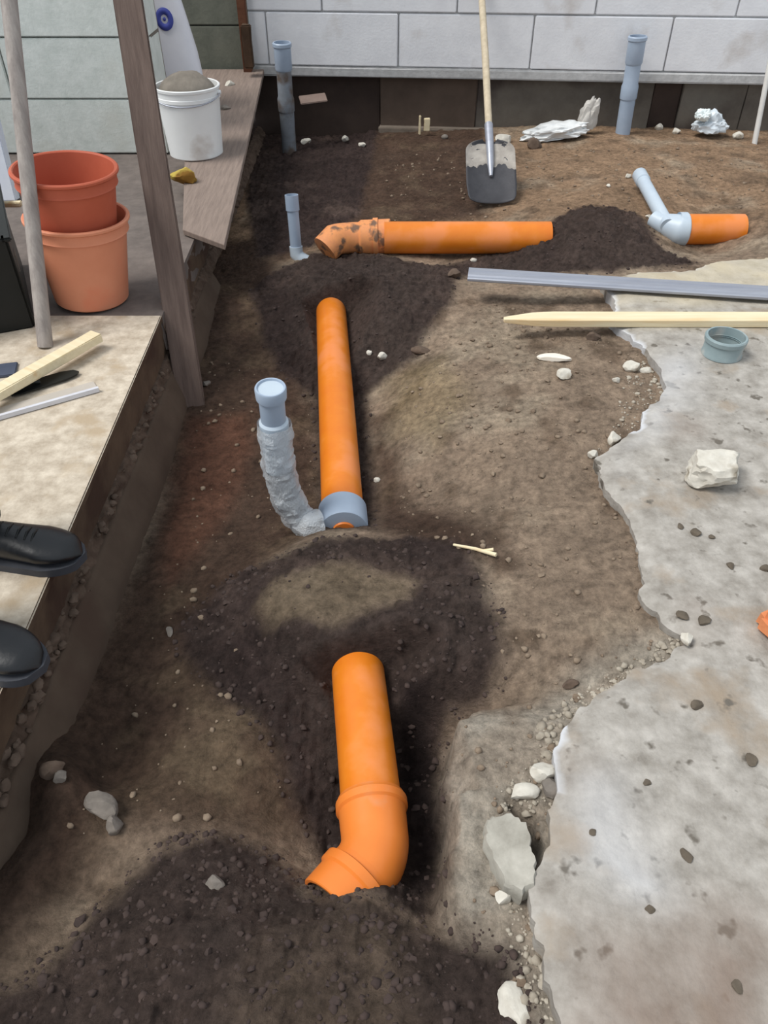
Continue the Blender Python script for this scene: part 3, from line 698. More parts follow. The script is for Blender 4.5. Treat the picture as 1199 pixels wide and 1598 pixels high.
# upright risers near the back wall
for (bx, by, tx, ty, zb, dm, lab, M1, M2) in (
    (452, 238, 440, 66, -.17, -.02, 'tall upright grey riser pipe in the dark corner pit at the back left', GREYD, GREY),  # lower part darker: dirt with the pit's shade painted in
    (971, 214, 996, 56, -.09, .0, 'tall leaning blue-grey riser pipe in front of the white block wall', GREY, GREY)):
    a = P(bx, by, zb); b = P(tx, ty, d=a.y+dm); d_ = (b-a); L = d_.length; d_ = d_.normalized()
    t = empty('grey_riser_pipe', a, lab, 'pipe')
    tube('pipe_run', [d_*-.04, d_*(L*.42)], .040, M1, t, 36)
    s = L*.40
    tube('coupling', [d_*s, d_*s, d_*(s+.01), d_*(s+.06), d_*(s+.075), d_*(L-.12)], [.040, .044, .045, .045, .040, .040], M1, t, 36)
    tube('socket', [d_*(L-.13), d_*(L-.12), d_*(L-.022), d_*(L-.018), d_*(L-.004), d_*L, d_*L, d_*(L-.10)], [.041, .045, .045, .050, .050, .046, .041, .040], M2, t, 36)

# ================================================================== SHOVEL
tipp = P(768, 316, -.08); hp = P(751, 0, d=4.66)
axv = (hp-tipp).normalized()
t = empty('shovel', tipp, 'wooden-handled shovel leaning on the back wall, blade in the soil', 'shovel')
side = axv.cross(Vector((0, 0, 1))).normalized(); nrm = side.cross(axv).normalized()
if nrm.y > 0: nrm = -nrm
def sp_(s, l, h): return side*s+axv*l+nrm*h
BL, BW = .33, .115
V = []; F = []; nu, nv2 = 22, 24
for j in range(nv2+1):
    l = BL*j/nv2; tt = j/nv2
    wdt = BW*(.93+.07*min(1, tt*4)) * (1 if tt < .80 else math.sqrt(max(0.06, 1-((tt-.80)/.21)**2)))
    if tt < .06: wdt *= .93+.07*tt/.06
    for i in range(nu+1):
        s = -1+2*i/nu
        V.append(sp_(s*wdt, l+ (1-abs(s)**3)*-.004, .022*abs(s)**3+.02*(tt**2)-.004))
for j in range(nv2):
    for i in range(nu): F.append((j*(nu+1)+i, j*(nu+1)+i+1, (j+1)*(nu+1)+i+1, (j+1)*(nu+1)+i))
bl_ = mesh_obj('blade', V, F, STEELD, t); md = bl_.modifiers.new('s', 'SOLIDIFY'); md.thickness = .003
# dried cement on the upper part of the blade
V2 = []; F2 = []
def bsurf(s, tt, lift):
    wdt = BW*(1 if tt < .80 else math.sqrt(max(0.06, 1-((tt-.80)/.21)**2)))
    return sp_(s*wdt, BL*tt, .022*abs(s)**3+.02*(tt**2)-.004+lift)
n1, n2 = 26, 14
for j in range(n2+1):
    for i in range(n1+1):
        s = -.99+1.98*i/n1; lo = .60+.03*math.sin(i*.7+1)+.02*math.sin(i*1.9)-.12*max(0, abs(s)-.6)*2.4
        tt = lo+(.985-lo)*j/n2
        V2.append(bsurf(s, tt, .003+.004*float(vnoise(np.array([i*.5]), np.array([j*.6]), 3)[0]) if 0 < j < n2 else .001))
for j in range(n2):
    for i in range(n1): F2.append((j*(n1+1)+i, j*(n1+1)+i+1, (j+1)*(n1+1)+i+1, (j+1)*(n1+1)+i))
cr_ = mesh_obj('cement_crust', V2, F2, CEMENT, t); cr_['label'] = 'pale dried cement on upper blade'
tube('handle_socket', [sp_(0, BL*.42, .012), sp_(0, BL*.6, .018), sp_(0, BL, .026), sp_(0, BL+.10, .024)], [.008, .015, .019, .020], METAL, t, 20)
tube('handle', [sp_(0, BL+.02, .024), sp_(.002, BL+.5, .024), sp_(0, (hp-tipp).length+.25, .02)], [.0165, .0175, .0165], ASH, t, 20)

# ================================================================== LATH, STRAIGHTEDGE
a = P(731, 428, .018); b = P(1290, 463, .022)
t = empty('metal_straightedge', a, 'long grey metal straightedge lying across soil and concrete, behind the pine lath', 'straightedge')
dv = (b-a).normalized(); sidev = Vector((0, 0, 1)).cross(dv).normalized(); L = (b-a).length
def profile_bar(name, sect, L, m, parent):
    V = []; F = []; n = len(sect)
    for k in range(2):
        for (s, h) in sect: V.append(dv*(L*k)+sidev*s+Vector((0, 0, 1))*h)
    for i in range(n): F.append((i, (i+1) % n, n+(i+1) % n, n+i))
    F.append(tuple(range(n))); F.append(tuple(range(2*n-1, n-1, -1)))
    return mesh_obj(name, V, F, m, parent, sharp=20)
profile_bar('bar', [(-.040, -.006), (-.037, -.009), (.037, -.009), (.04, -.006), (.04, .006), (.037, .009), (-.020, .009), (-.024, .004), (-.037, .004), (-.040, .001)], L, METAL, t)
profile_bar('grip_rib', [(.006, .009), (.028, .009), (.026, .013), (.008, .013)], L, METAL, t)
a = P(786, 498, .012); b = P(1290, 499, .014); L = (b-a).length; wv = .031; th = .012
V = []; F = []
secs = [(0, .25, .5), (.012, .35, .6), (.09, .85, .9), (.16, 1, 1), (L*.5, 1, 1), (L, 1, 1)]
dv = (b-a).normalized(); sidev = Vector((0, 0, 1)).cross(dv).normalized()
for s, ww, hh in secs:
    for (i_, j_) in ((-1, -1), (1, -1), (1, 1), (-1, 1)):
        V.append(dv*s+sidev*(wv*ww*i_+wv*(1-ww)*-.2)+Vector((0, 0, th*hh*j_)))
for k in range(len(secs)-1):
    for i in range(4): F.append((k*4+i, k*4+(i+1) % 4, k*4+4+(i+1) % 4, k*4+4+i))
F.append((3, 2, 1, 0)); n = (len(secs)-1)*4; F.append((n, n+1, n+2, n+3))
o = mesh_obj('pine_lath', V, F, WOODN, sharp=25); o.location = a; md = o.modifiers.new('b', 'BEVEL'); md.width = .002; md.segments = 2
tag(o, 'pale pine lath with pointed left end lying in front of the metal straightedge', 'lath')

# ================================================================== COUPLING RING ON FLOOR
p = P(1126, 552, .0); t = empty('pipe_coupling', (p.x, p.y, 0), 'grey-green plastic pipe coupling standing open on the concrete floor', 'pipe coupling', rot=(0, 0, .5))
TEAL = mat('grey_green_pvc', (128, 146, 150), (152, 166, 168), 8, rough=.5, bump=.05, c3=(170, 172, 168), s3=14, t3=.6)
lathe('sleeve', [(.050, 0), (.058, 0), (.058, .006), (.056, .010), (.056, .040), (.060, .044), (.061, .056), (.058, .060), (.053, .060), (.052, .01), (.050, 0)], TEAL, t, ca=False, cb=False)
lathe('inner_ridge', [(.050, .030), (.0525, .030), (.0525, .035), (.050, .035)], TEAL, t, ca=False, cb=False)
# ================================================================== ROCKS, RUBBLE
def FZ(px, py): q = P(px, py, 0); return Vector((q.x, q.y, 0))
bp0 = FZ(1108, 748)
rock('concrete_lump', bp0, (.078, .062, .055), ROCK, 21, 'large pale lump of broken concrete sitting alone on the floor at right', 'rubble', rz=.3, sub=4, rough=.10, sink=.15)
def sock(name, px, py, s, m, seed, label, rz=0, cat='stone', group=None, sub=3, on=None):
    q = S(px, py) if on is None else P(px, py, on)
    return rock(name, q, s, m, seed, label, cat, group, rz, sub)
sock('plaster_flake', 867, 562, (.056, .022, .012), mat('white_plaster', (226, 216, 200), (240, 232, 220), 10, rough=.9, bump=.3), 5, 'elongated white plaster flake on dry soil below the lath', -.12, 'rubble')
sock('stone', 880, 588, (.026, .024, .016), ROCK, 8, 'small pale stone just below the white plaster flake', .4)
sock('stone', 985, 576, (.028, .022, .018), ROCK, 9, 'pale stone at the upper notch of the broken floor edge', .4)
sock('stone', 1008, 580, (.022, .012, .010), ROCK, 10, 'small flat pale chip right of the stone in the floor notch', .1)
sock('stone', 962, 596, (.014, .012, .012), ROCK, 12, 'small pale pebble left of the floor notch', .1)
sock('stone', 958, 690, (.018, .030, .020), ROCK, 13, 'narrow pale stone standing at the floor corner, left of the large lump', -.4)
sock('stone', 925, 713, (.018, .012, .012), ROCK, 14, 'small pale stone at the leftmost tip of the floor edge', .4)
sock('stone', 925, 530, (.026, .022, .018), ROCKB, 15, 'brown stone just under the pine lath', .4)
sock('stone', 596, 560, (.020, .016, .016), ROCK, 16, 'pale pebble right of the middle orange pipe top', .2)
sock('stone', 577, 553, (.012, .011, .011), ROCK, 17, 'smaller pale pebble next to the middle orange pipe top', .2)
sock('stone', 657, 550, (.036, .020, .020), ROCKB, 18, 'flat brown stone at the foot of the left soil mound', -.4)
sock('stone', 160, 1262, (.036, .024, .020), ROCKG, 19, 'flat grey stone at the broken end of the footing, near left', -.6)
sock('stone', 180, 1292, (.016, .020, .018), ROCKG, 20, 'small grey stone under the flat grey one, near left', .2)
sock('stone', 85, 1205, (.024, .020, .02), ROCKB, 23, 'tan stone lodged in rubble below the platform edge', .2)
sock('stone', 95, 1215, (.014, .012, .012), ROCKG, 25, 'small grey pebble beside the tan stone below the platform edge', .2)
sock('stone', 335, 1382, (.020, .016, .014), ROCKG, 26, 'grey stone on top of the near left soil mound', .2)
sock('stone', 805, 1575, (.026, .034, .012), ROCK, 27, 'pale flat stone at the very bottom edge of the bank', .3)
sock('stone', 588, 750, (.011, .009, .008), ROCK, 28, 'tiny pale pebble right of the lower middle pipe', .3)
sock('stone', 322, 600, (.016, .012, .012), ROCKG, 29, 'grey pebble right of the leaning post foot', .3)
sock('stone', 890, 1070, (.018, .010, .009), ROCKB, 30, 'dark brown stone on soil left of the curved crack', .2)
sock('stone', 845, 1212, (.024, .020, .018), ROCK, 31, 'pale stone above the leaning concrete slab piece', .5)
sock('stone', 860, 1232, (.020, .022, .016), ROCKG, 32, 'grey stone right of the pale one above the slab piece', .5)
sock('stone', 815, 1240, (.030, .016, .014), ROCK, 33, 'flat pale stone directly above the slab piece', .1)
sock('stone', 1072, 1000, (.012, .018, .012), ROCK, 34, 'white chip at the right end of the curved crack', .1, on=0)
sock('stone', 785, 1403, (.014, .012, .012), ROCK, 35, 'small white stone below the slab piece', .1)
sock('stone', 265, 985, (.008, .020, .008), ROCKG, 36, 'thin grey sliver at the left of the middle mound', .4)
CRM = mat('floor_crumb', (84, 76, 66), (108, 98, 86), 20, rough=.95, bump=.5)
for k, (x_, y_, s_, lab) in enumerate([(1085, 832, .013, 'largest of three dark crumbs on the floor below the concrete lump'), (1172, 1186, .011, 'dark elongated crumb on the floor near the right edge, above the white bloom'),
    (1072, 1336, .010, 'dark crumb lying on the white bloom of the floor'), (1010, 1222, .007, 'small dark crumb at the upper end of the white bloom'), (1088, 1100, .012, 'dark crumb on the floor below the orange brick piece'),
    (1062, 822, .008, 'leftmost of three dark crumbs below the concrete lump'), (1110, 838, .007, 'rightmost of three dark crumbs below the concrete lump'), (925, 1300, .006, 'tiny dark crumb right of the loose slab piece'),
    (1150, 1540, .008, 'dark crumb on the brown-stained floor at bottom right'), (1015, 1420, .007, 'small dark crumb just below the white bloom'),
    (1195, 888, .012, 'dark crumb on the floor at the right edge above the brick piece'), (1140, 884, .010, 'dark crumb on the floor left of the one at the right edge'), (1065, 962, .012, 'brown crumb near the upper end of the curved floor edge'), (1098, 970, .013, 'brown crumb right of its twin by the curved floor edge')]):
    rock('soil_crumb', P(x_, y_, .0), (s_*1.3, s_, s_*.5), CRM, 50+k, lab, 'soil crumb', 'soil crumbs on the concrete floor', rz=k, sub=2, sink=.4)
# reddish brick piece entering at the right
o = bm_obj('brick_piece', box_bm(.10, .07, .045, .010, (0, 0, .0215), cuts=2, wob=.003), BRICK); q = P(1225, 985, 0); o.location = (q.x, q.y, 0); o.rotation_euler = (0, 0, .4)
tag(o, 'orange brick piece cut off by the right edge of the view', 'brick')
# tilted slab chunk
cpx = [(772, 1268), (800, 1266), (822, 1285), (830, 1320), (838, 1345), (836, 1385), (815, 1395), (790, 1382), (768, 1340), (756, 1300), (760, 1278)]
cz = -.008; pc = [P(x_, y_, cz) for x_, y_ in cpx]; cen = sum(pc, Vector())/len(pc)
dens = []
for i in range(len(pc)):
    for j in range(4):
        q = pc[i].lerp(pc[(i+1) % len(pc)], j/4); dens.append(q+Vector((random.uniform(-.003, .003), random.uniform(-.003, .003), 0)))
n = len(dens); V = []; F = []
for fz, sc_ in ((0, .92), (-.006, .98), (-.03, 1.0), (-.055, .93)):
    for q in dens: d0 = (q-cen)*sc_; V.append((d0.x, d0.y, fz+.15*d0.x*1.0+.003*random.random()))
for k in range(3):
    for i in range(n): F.append((k*n+i, k*n+(i+1) % n, (k+1)*n+(i+1) % n, (k+1)*n+i))
F.append(tuple(range(n))); F.append(tuple(range(4*n-1, 3*n-1, -1)))
o = mesh_obj('slab_piece', V, F, mat('slab_piece_concrete', (134, 130, 120), (184, 180, 170), 14, rough=.95, bump=.5), sharp=30); o.location = cen
tag(o, 'loose grey piece of floor slab leaning beside a dark hole, lower right', 'rubble')
# stick
a = S(708, 853)+Vector((0, 0, .006)); b = S(774, 872)+Vector((0, 0, .012))
t = empty('wood_stick', a, 'thin pale stick lying on the middle mound edge', 'stick'); 
tube('shaft', [Vector((0, 0, 0)), (b-a)*.5+Vector((0, 0, .003)), b-a], [.003, .004, .005], WOODN, t, 10)
tube('splinter', [(b-a)*.6, (b-a)*.95+Vector((0, .014, .002))], [.002, .004], WOODN, t, 8)

# crumbs and clods: nobody could count them
def scatter(name, n, regions, smin, smax, m, seed, label, cat, flat=.7, pw=2.5):
    r = np.random.RandomState(seed); V0, F0 = ICO[1]; VV = []; FF = []; cnt = 0
    xs, ys = [], []
    for poly, frac in regions:
        a_ = np.array(poly)[:, :2]; k = int(n*frac); got = 0; tries = 0
        lo, hi = a_.min(0), a_.max(0)
        while got < k and tries < 60:
            c = r.uniform(lo, hi, (k*2, 2)); ok = sdpoly(c[:, 0], c[:, 1], poly) > -.01; c = c[ok][:k-got]; xs.append(c[:, 0]); ys.append(c[:, 1]); got += len(c); tries += 1
    xs = np.concatenate(xs); ys = np.concatenate(ys); keepm = (xs > -.62) & (xs < 2.2) & (ys < 4.6)
    for a_, b_ in AX:
        ex, ey = b_.x-a_.x, b_.y-a_.y; tt = np.clip(((xs-a_.x)*ex+(ys-a_.y)*ey)/(ex*ex+ey*ey), 0, 1)
        keepm &= np.hypot(xs-a_.x-ex*tt, ys-a_.y-ey*tt) > .065
    keepm &= ~((sdpoly(xs, ys, CAP) > -.01) & (r.uniform(0, 1, len(xs)) < .9))
    xs, ys = xs[keepm], ys[keepm]; zs = soil_height(xs, ys, False)
    for x_, y_, z_ in zip(xs, ys, zs):
        s = smin+(smax-smin)*r.uniform()**pw
        q = V0*(1+r.uniform(-.28, .28, V0.shape))*np.array([s, s*r.uniform(.7, 1.2), s*flat])
        an = r.uniform(0, 6.28); c_, s_ = math.cos(an), math.sin(an)
        q = np.stack([q[:, 0]*c_-q[:, 1]*s_, q[:, 0]*s_+q[:, 1]*c_, q[:, 2]], 1)+np.array([x_, y_, z_+s*flat*.35])
        VV.append(q); FF += [tuple(i_+cnt for i_ in f) for f in F0]; cnt += len(q)
    VV = np.concatenate(VV)
    o = mesh_obj(name, VV, FF, m, sharp=60); o['kind'] = 'stuff'; tag(o, label, cat); return o
CLODD = mat('dark_clod', (54, 45, 43), (76, 63, 58), 30, rough=.95, bump=.5)
CLODL = mat('dry_clod', (104, 88, 74), (146, 130, 112), 30, rough=.95, bump=.5)
scatter('soil_clods', 5000, [(DARK[0], .28), (DARK[1], .14), (DARK[3], .46), (DARK[4], .12)], .002, .0085, CLODD, 3, 'loose dark clods scattered over the heaped moist soil', 'soil clods', pw=3.2)
DRYR = pp([(620, 560), (760, 460), (950, 520), (1030, 600), (930, 720), (1000, 900), (1050, 1000), (880, 1100), (860, 1300), (830, 1400), (860, 1590), (760, 1480), (715, 1420), (715, 1120), (790, 1040), (740, 850), (620, 780)], -.05)
FARR = pp([(600, 230), (1190, 235), (1190, 330), (900, 320), (620, 340)], -.07)
LEFR = pp([(330, 560), (480, 560), (490, 800), (300, 900), (420, 1150), (450, 1300), (200, 1290), (130, 1350), (150, 1150), (260, 850)], -.2)
scatter('dry_crumbs', 1500, [(DRYR, .45), (FARR, .3), (LEFR, .10)], .002, .010, CLODL, 4, 'fine dry crumbs strewn over the lighter soil', 'soil crumbs', pw=3.5)
EDR = pp([(1000, 1030), (1075, 990), (1060, 1020), (940, 1080), (880, 1130), (868, 1180), (872, 1230), (850, 1262), (800, 1262), (780, 1240), (850, 1180), (850, 1120), (930, 1060)], -.03)
EDR2 = pp([(925, 715), (1000, 650), (1040, 600), (1000, 560), (980, 600), (960, 680)], -.03)
EDR3 = pp([(1010, 940), (1060, 980), (1060, 1000), (1020, 960)], -.0)
scatter('rubble_crumbs', 520, [(EDR, .6), (EDR2, .25), (pp([(790, 1400), (838, 1400), (850, 1500), (860, 1590), (820, 1590), (800, 1480)], -.03), .15)], .002, .009, mat('dusty_rubble', (140, 130, 116), (186, 178, 164), 14, rough=.95, bump=.5), 6, 'small pale rubble along the broken edge of the concrete floor', 'rubble', pw=2.8)

# ================================================================== LEFT SIDE THINGS
# leaning timber post standing in the trench
a = P(300, 636, -.23); b = P(200, 0, d=2.72); b2 = a+(b-a)*1.35
o = beam('timber_post', a, b2, .085, .055, WOODG, roll=.25, up=(0, 1, 0)); tag(o, 'weathered brown timber post leaning up from the trench in front of the bucket', 'post')
# batten lashed to its foot
a2 = P(272, 452, .03); b3 = P(308, 600, -.2)
# round pole on the platform
a = P(71, 541, PZ); b = P(14, 0, d=2.3); b2 = a+(b-a)*1.3
t = empty('round_pole', a, 'thin weathered grey pole leaning beside the terracotta pots', 'pole')
tube('shaft', [Vector((0, 0, 0)), (b2-a)*.5, b2-a], [.0215, .020, .020], POLE, t, 20)
# board along the edge at the back
A4 = [P(285, 358, PZ+.022), P(350, 382, PZ+.022), P(412, 108, .205), P(292, 108, .205)]
cen = sum(A4, Vector())/4; bn = (A4[1]-A4[0]).cross(A4[2]-A4[0]).normalized(); nrm = bn*.011
def board_z(x, y): return A4[0].z-(bn.x*(x-A4[0].x)+bn.y*(y-A4[0].y))/bn.z
V = [q-cen for q in A4]+[q-cen-nrm*2 for q in A4]
o = mesh_obj('wooden_board', V, [(0, 1, 2, 3), (7, 6, 5, 4), (0, 4, 5, 1), (1, 5, 6, 2), (2, 6, 7, 3), (3, 7, 4, 0)], WOODB, smooth=False); o.location = cen
md = o.modifiers.new('b', 'BEVEL'); md.width = .003; md.segments = 2
tag(o, 'long dusty wooden board lying along the platform edge under the white bucket', 'board')
# pots
PT = math.radians(3.5)
def pot(name, base, r0, r1, H, m, label, rot):
    t = empty(name, base, label, 'flower pot', 'stacked terracotta pots', rot=rot)
    th = .005; rimh = .045
    lathe('pot_body', [(r0-.004, 0), (r0, .004), (r1-.012, H-rimh), (r1-.004, H-rimh+.003), (r1-.006, H-rimh+.008), (r1-.0045, H-.012)], m, t, 56, cb=False)
    f = lambda z_: r0+(r1-.010-r0)*z_/H
    lathe('rim', [(r1-.009, H-.014), (r1-.002, H-.013), (r1+.003, H-.009), (r1+.003, H-.003), (r1, H), (r1-.006, H), (r1-.009, H-.003), (f(.02)-th, .02), (.02, .018)], m, t, 56, ca=False)
    return t
pb = Vector((P(145, 466, PZ).x, P(145, 466, PZ).y, PZ+.006))
pot('flower_pot', pb, .112, .150, .262, TERRA, 'lower terracotta pot of the stack of two on the platform', (0, PT, 0))
off = Vector((math.sin(PT)*.135, 0, math.cos(PT)*.135))
pot('flower_pot', pb+off+Vector((-.006, .004, 0)), .106, .146, .262, TERRAD, 'upper, redder terracotta pot nested in the lower pot', (math.radians(1.5), PT, 0))
# bucket
bq = P(300, 246, .13); bb = Vector((bq.x, bq.y+.10, 0)); bb.z = board_z(bb.x, bb.y)+.002
t = empty('bucket', bb, 'white plastic bucket full of grey mortar behind the timber post', 'bucket')
t.rotation_euler = (math.asin(max(-1, min(1, -bn.y/abs(bn.z))))*0, 0, 0); t.scale = (.94, .94, .94)
lathe('bucket_body', [(.118, 0), (.122, .004), (.138, .235), (.142, .237), (.142, .250), (.140, .252), (.1405, .275), (.145, .277), (.146, .287), (.142, .290), (.137, .288), (.134, .20), (.05, .19)], WHITEP, t, 56)
V0, F0 = ICO[3]; V = V0.copy(); V[:, 2] = np.maximum(V[:, 2], -.1); V *= np.array([.128, .128, .085]); V[:, 2] += .01*fbm(V[:, 0]*9, V[:, 1]*9, 3, 3, 1)
o = mesh_obj('mortar_fill', V, F0, MORTD, t); o.location = (0, 0, .255)
ang = [math.pi*k/16 for k in range(17)]
tube('handle', [Vector((.148*math.cos(x_), -.02-.12*math.sin(x_), .262-.035*math.sin(x_))) for x_ in ang], .0028, METAL, t, 8)
for s_ in (-1, 1): tube('handle_lug', [Vector((s_*.138, -.02, .262)), Vector((s_*.152, -.02, .262))], .009, WHITEP, t, 14)
# sack behind bucket
sq = P(262, 150, d=4.15); 
t = empty('cement_sack', (sq.x, 4.20, max(PZ, board_z(sq.x, 4.2))), 'tall white sack with round blue emblem leaning behind the bucket', 'sack')
top_ = P(245, -60, d=4.45); botc = Vector((P(285, 110, d=4.2).x, 4.2, PZ))
V0, F0 = ICO[4]; V = np.array(V0)
sq_ = np.sign(V)*np.abs(V)**.55
H_ = .36
q = np.stack([sq_[:, 0]*.130*(1-.22*np.clip(sq_[:, 2], -1, 1)), sq_[:, 1]*.055*(1-.25*V[:, 2]), sq_[:, 2]*H_], 1)
q[:, 1] += .006*fbm(q[:, 0]*6, q[:, 2]*6, 2.5, 4, 4); q[:, 0] += .006*fbm(q[:, 2]*5, q[:, 1]*9, 2, 3, 6)
o = mesh_obj('sack_body', q, F0, SACK, t, sharp=60)
lean = Matrix.Rotation(math.radians(-10), 4, 'X') @ Matrix.Rotation(math.radians(-9), 4, 'Y')
o.matrix_local = Matrix.Translation((0, .03, H_+.0)) @ lean
# emblem on the sack's front face
ex_ = P(257, 30, d=4.10)
t['emblem_at'] = list(ex_)
dg = bpy.context.evaluated_depsgraph_get(); bpy.context.view_layer.update()
mw = t.matrix_world @ o.matrix_local; imw = mw.inverted()
og = imw @ Vector((0, 0, CAMZ)); dirn = (imw.to_3x3() @ (ex_-Vector((0, 0, CAMZ)))).normalized()
hit, hl, hn, _ = o.ray_cast(og, dirn)
if hit:
    zax = hn.normalized(); xax = Vector((0, 0, 1)).cross(zax).normalized(); yax = zax.cross(xax)
    V = []; F = []; R_ = .040
    def ring(r0, r1, n=40):
        s = len(V)
        for k in range(n):
            for r in (r0, r1):
                a_ = 2*math.pi*k/n; V.append(hl+zax*.006+xax*r*math.cos(a_)+yax*r*math.sin(a_)*1.15)
        for k in range(n): F.append((s+2*k, s+2*k+1, s+2*((k+1) % n)+1, s+2*((k+1) % n)))
    ring(.016, .040); ring(.0, .007)
    em = mesh_obj('emblem', V, F, BLUE, o); em.modifiers.new('s', 'SOLIDIFY').thickness = .002; em['label'] = 'round blue printed emblem'
del t['emblem_at']
# sponge in front of bucket
q = P(287, 284, .10)
rock('sponge', (q.x, q.y, board_z(q.x, q.y)), (.062, .045, .036), YELL, 60, 'yellow-brown sponge on the wooden board in front of the white bucket', 'sponge', rz=.2, sub=3, rough=.10, sink=.1)
q = P(356, 101, d=4.55); rock('plaster_lump', (q.x, q.y, board_z(q.x, q.y)), (.032, .02, .018), ROCK, 61, 'small white plaster lump on the far end of the wooden board', 'rubble', rz=.5, sink=.2)
q = P(362, 170, PZ+.11); rock('plaster_lump', (q.x-.03, q.y, board_z(q.x-.03, q.y)), (.03, .025, .014), ROCKG, 62, 'dark grey lump on the wooden board beside the bucket', 'rubble', rz=.5, sink=.2)
# stud in the corner
o = bm_obj('corner_stud', box_bm(.045, .05, 1.5, .003, (0, 0, .75), cuts=3, wob=.001), RUST); q = P(381, 50, d=4.79); o.location = (q.x, 4.80, .14)
tag(o, 'rusty brown upright stud in the back corner, left of the white wall', 'stud')
o = bm_obj('wooden_wedge', box_bm(.05, .06, .20, .006, (0, 0, .10), cuts=2, wob=.003), mat('dark_wood', (62, 46, 34), (84, 64, 48), 9, rough=.9, bump=.4)); q = P(390, 98, d=4.72); o.location = (q.x, 4.70, q.z-.02)
tag(o, 'short dark wooden wedge at the foot of the corner stud', 'wedge')
# black crate
ca_ = math.radians(24)
cr = P(44, 505, PZ)
t = empty('plastic_crate', (cr.x-.20, cr.y+.02, PZ), 'black open plastic crate on the platform, cut off by the left edge', 'crate', rot=(0, 0, ca_))
W_, D_, H_ = .38, .50, .27
def wallpart(nm, sx, sy, sz_, c): return bm_obj(nm, box_bm(sx, sy, sz_, .004, c), BLACK, t)
wallpart('crate_floor', W_, D_, .008, (0, .12, .006))
for s_ in (-1, 1):
    wallpart('crate_side', .008, D_, H_, (s_*W_/2, .12, H_/2)); wallpart('crate_side', W_, .008, H_, (0, .12+s_*D_/2, H_/2))
wallpart('crate_rim', .03, D_+.03, .012, (W_/2, .12, H_)); wallpart('crate_rim', .03, D_+.03, .012, (-W_/2, .12, H_)); wallpart('crate_rim', W_, .03, .012, (0, .12-D_/2, H_)); wallpart('crate_rim', W_, .03, .012, (0, .12+D_/2, H_))
o = bm_obj('crate_label', box_bm(.002, .06, .05, 0, (W_/2+.005, .02, .15)), mat('faded_label', (120, 118, 112), (150, 148, 140), 30, rough=.8, bump=0), t)
V, F = rock_pts(5, .13, .16, .07, 3, rough=.12)
o = mesh_obj('plastic_bag', V, F, BLUEB, None, sharp=60); q = t.matrix_basis @ Vector((0, .14, .20)); o.location = q
tag(o, 'dark blue plastic bag inside the black crate', 'bag')
# white board pieces behind the crate
q = P(2, 330, PZ); o = bm_obj('insulation_panel', box_bm(.50, .05, .40, .004, (0, 0, .20)), mat('white_foam', (214, 220, 232), (228, 232, 240), 6, rough=.8, bump=.1)); o.location = (q.x-.23, q.y+.12, PZ); o.rotation_euler = (math.radians(-8), 0, math.radians(3))
tag(o, 'white insulation panel standing behind the black crate', 'panel')
a = P(-90, 322, PZ+.22); b = P(34, 318, PZ+.22)
o = beam('thin_batten', a+Vector((0, 0, 0)), b, .022, .016, WOODN); tag(o, 'thin yellowish batten resting on the crate in front of the insulation panel', 'batten')
# pale lath and grey trowel on the screed
a = P(-60, 645, PZ+.04); b = P(152, 524, PZ+.036)
o = beam('pine_offcut', a, b, .042, .026, WOODN, up=(0, 0, 1)); tag(o, 'short pale square-cut pine offcut lying on the beige platform', 'offcut')
a = P(-60, 664, PZ+.008); b = P(152, 604, PZ+.008)
WTRIM = mat('white_metal_trim', (204, 204, 210), (222, 222, 228), 6, rough=.4, bump=.03)
t = empty('metal_trim', a, 'white angled metal trim strip lying under the pine offcut on the platform', 'trim strip')
dv = (b-a).normalized(); sidev = Vector((0, 0, 1)).cross(dv).normalized(); L = (b-a).length
profile_bar('flange', [(-.012, -.006), (.040, -.006), (.040, -.003), (-.012, -.003)], L, mat('grey_trim_face', (176, 168, 158), (190, 182, 172), 8, rough=.5, bump=.05), t)
profile_bar('lip', [(-.016, -.006), (-.006, -.006), (-.006, .006), (-.012, .008), (-.016, .006)], L, WTRIM, t)
tq = P(75, 596, PZ+.006)
t = empty('trowel', tq, 'black trowel partly hidden between pine offcut and metal trim', 'trowel', rot=(0, 0, math.atan2(dv.y, dv.x)+.06))
V = []; F = []
out = [(.085, 0), (.075, .016), (.045, .026), (-.08, .03), (-.10, .018), (-.10, -.018), (-.08, -.024), (.045, -.02), (.075, -.012)]
for zz in (0, .004):
    for x_, y_ in out: V.append((x_, y_, zz))
n = len(out)
for i in range(n): F.append((i, (i+1) % n, n+(i+1) % n, n+i))
F.append(tuple(range(n-1, -1, -1))); F.append(tuple(range(n, 2*n)))
mesh_obj('blade', V, F, BLACK, t, sharp=30)
tube('handle', [Vector((-.02, 0, .006)), Vector((-.05, 0, .020)), Vector((-.14, 0, .020))], [.005, .010, .012], BLACK, t, 14)
q = P(8, 582, PZ)
o = bm_obj('blue_folder', box_bm(.12, .07, .008, .002, (0, 0, .004)), mat('slate_blue', (66, 72, 88), (80, 86, 102), 6, rough=.6, bump=.05)); o.location = (q.x-.03, q.y, PZ); o.rotation_euler = (0, 0, .25)
tag(o, 'dark blue-grey flat sheet behind the pine offcut at the left edge', 'sheet')

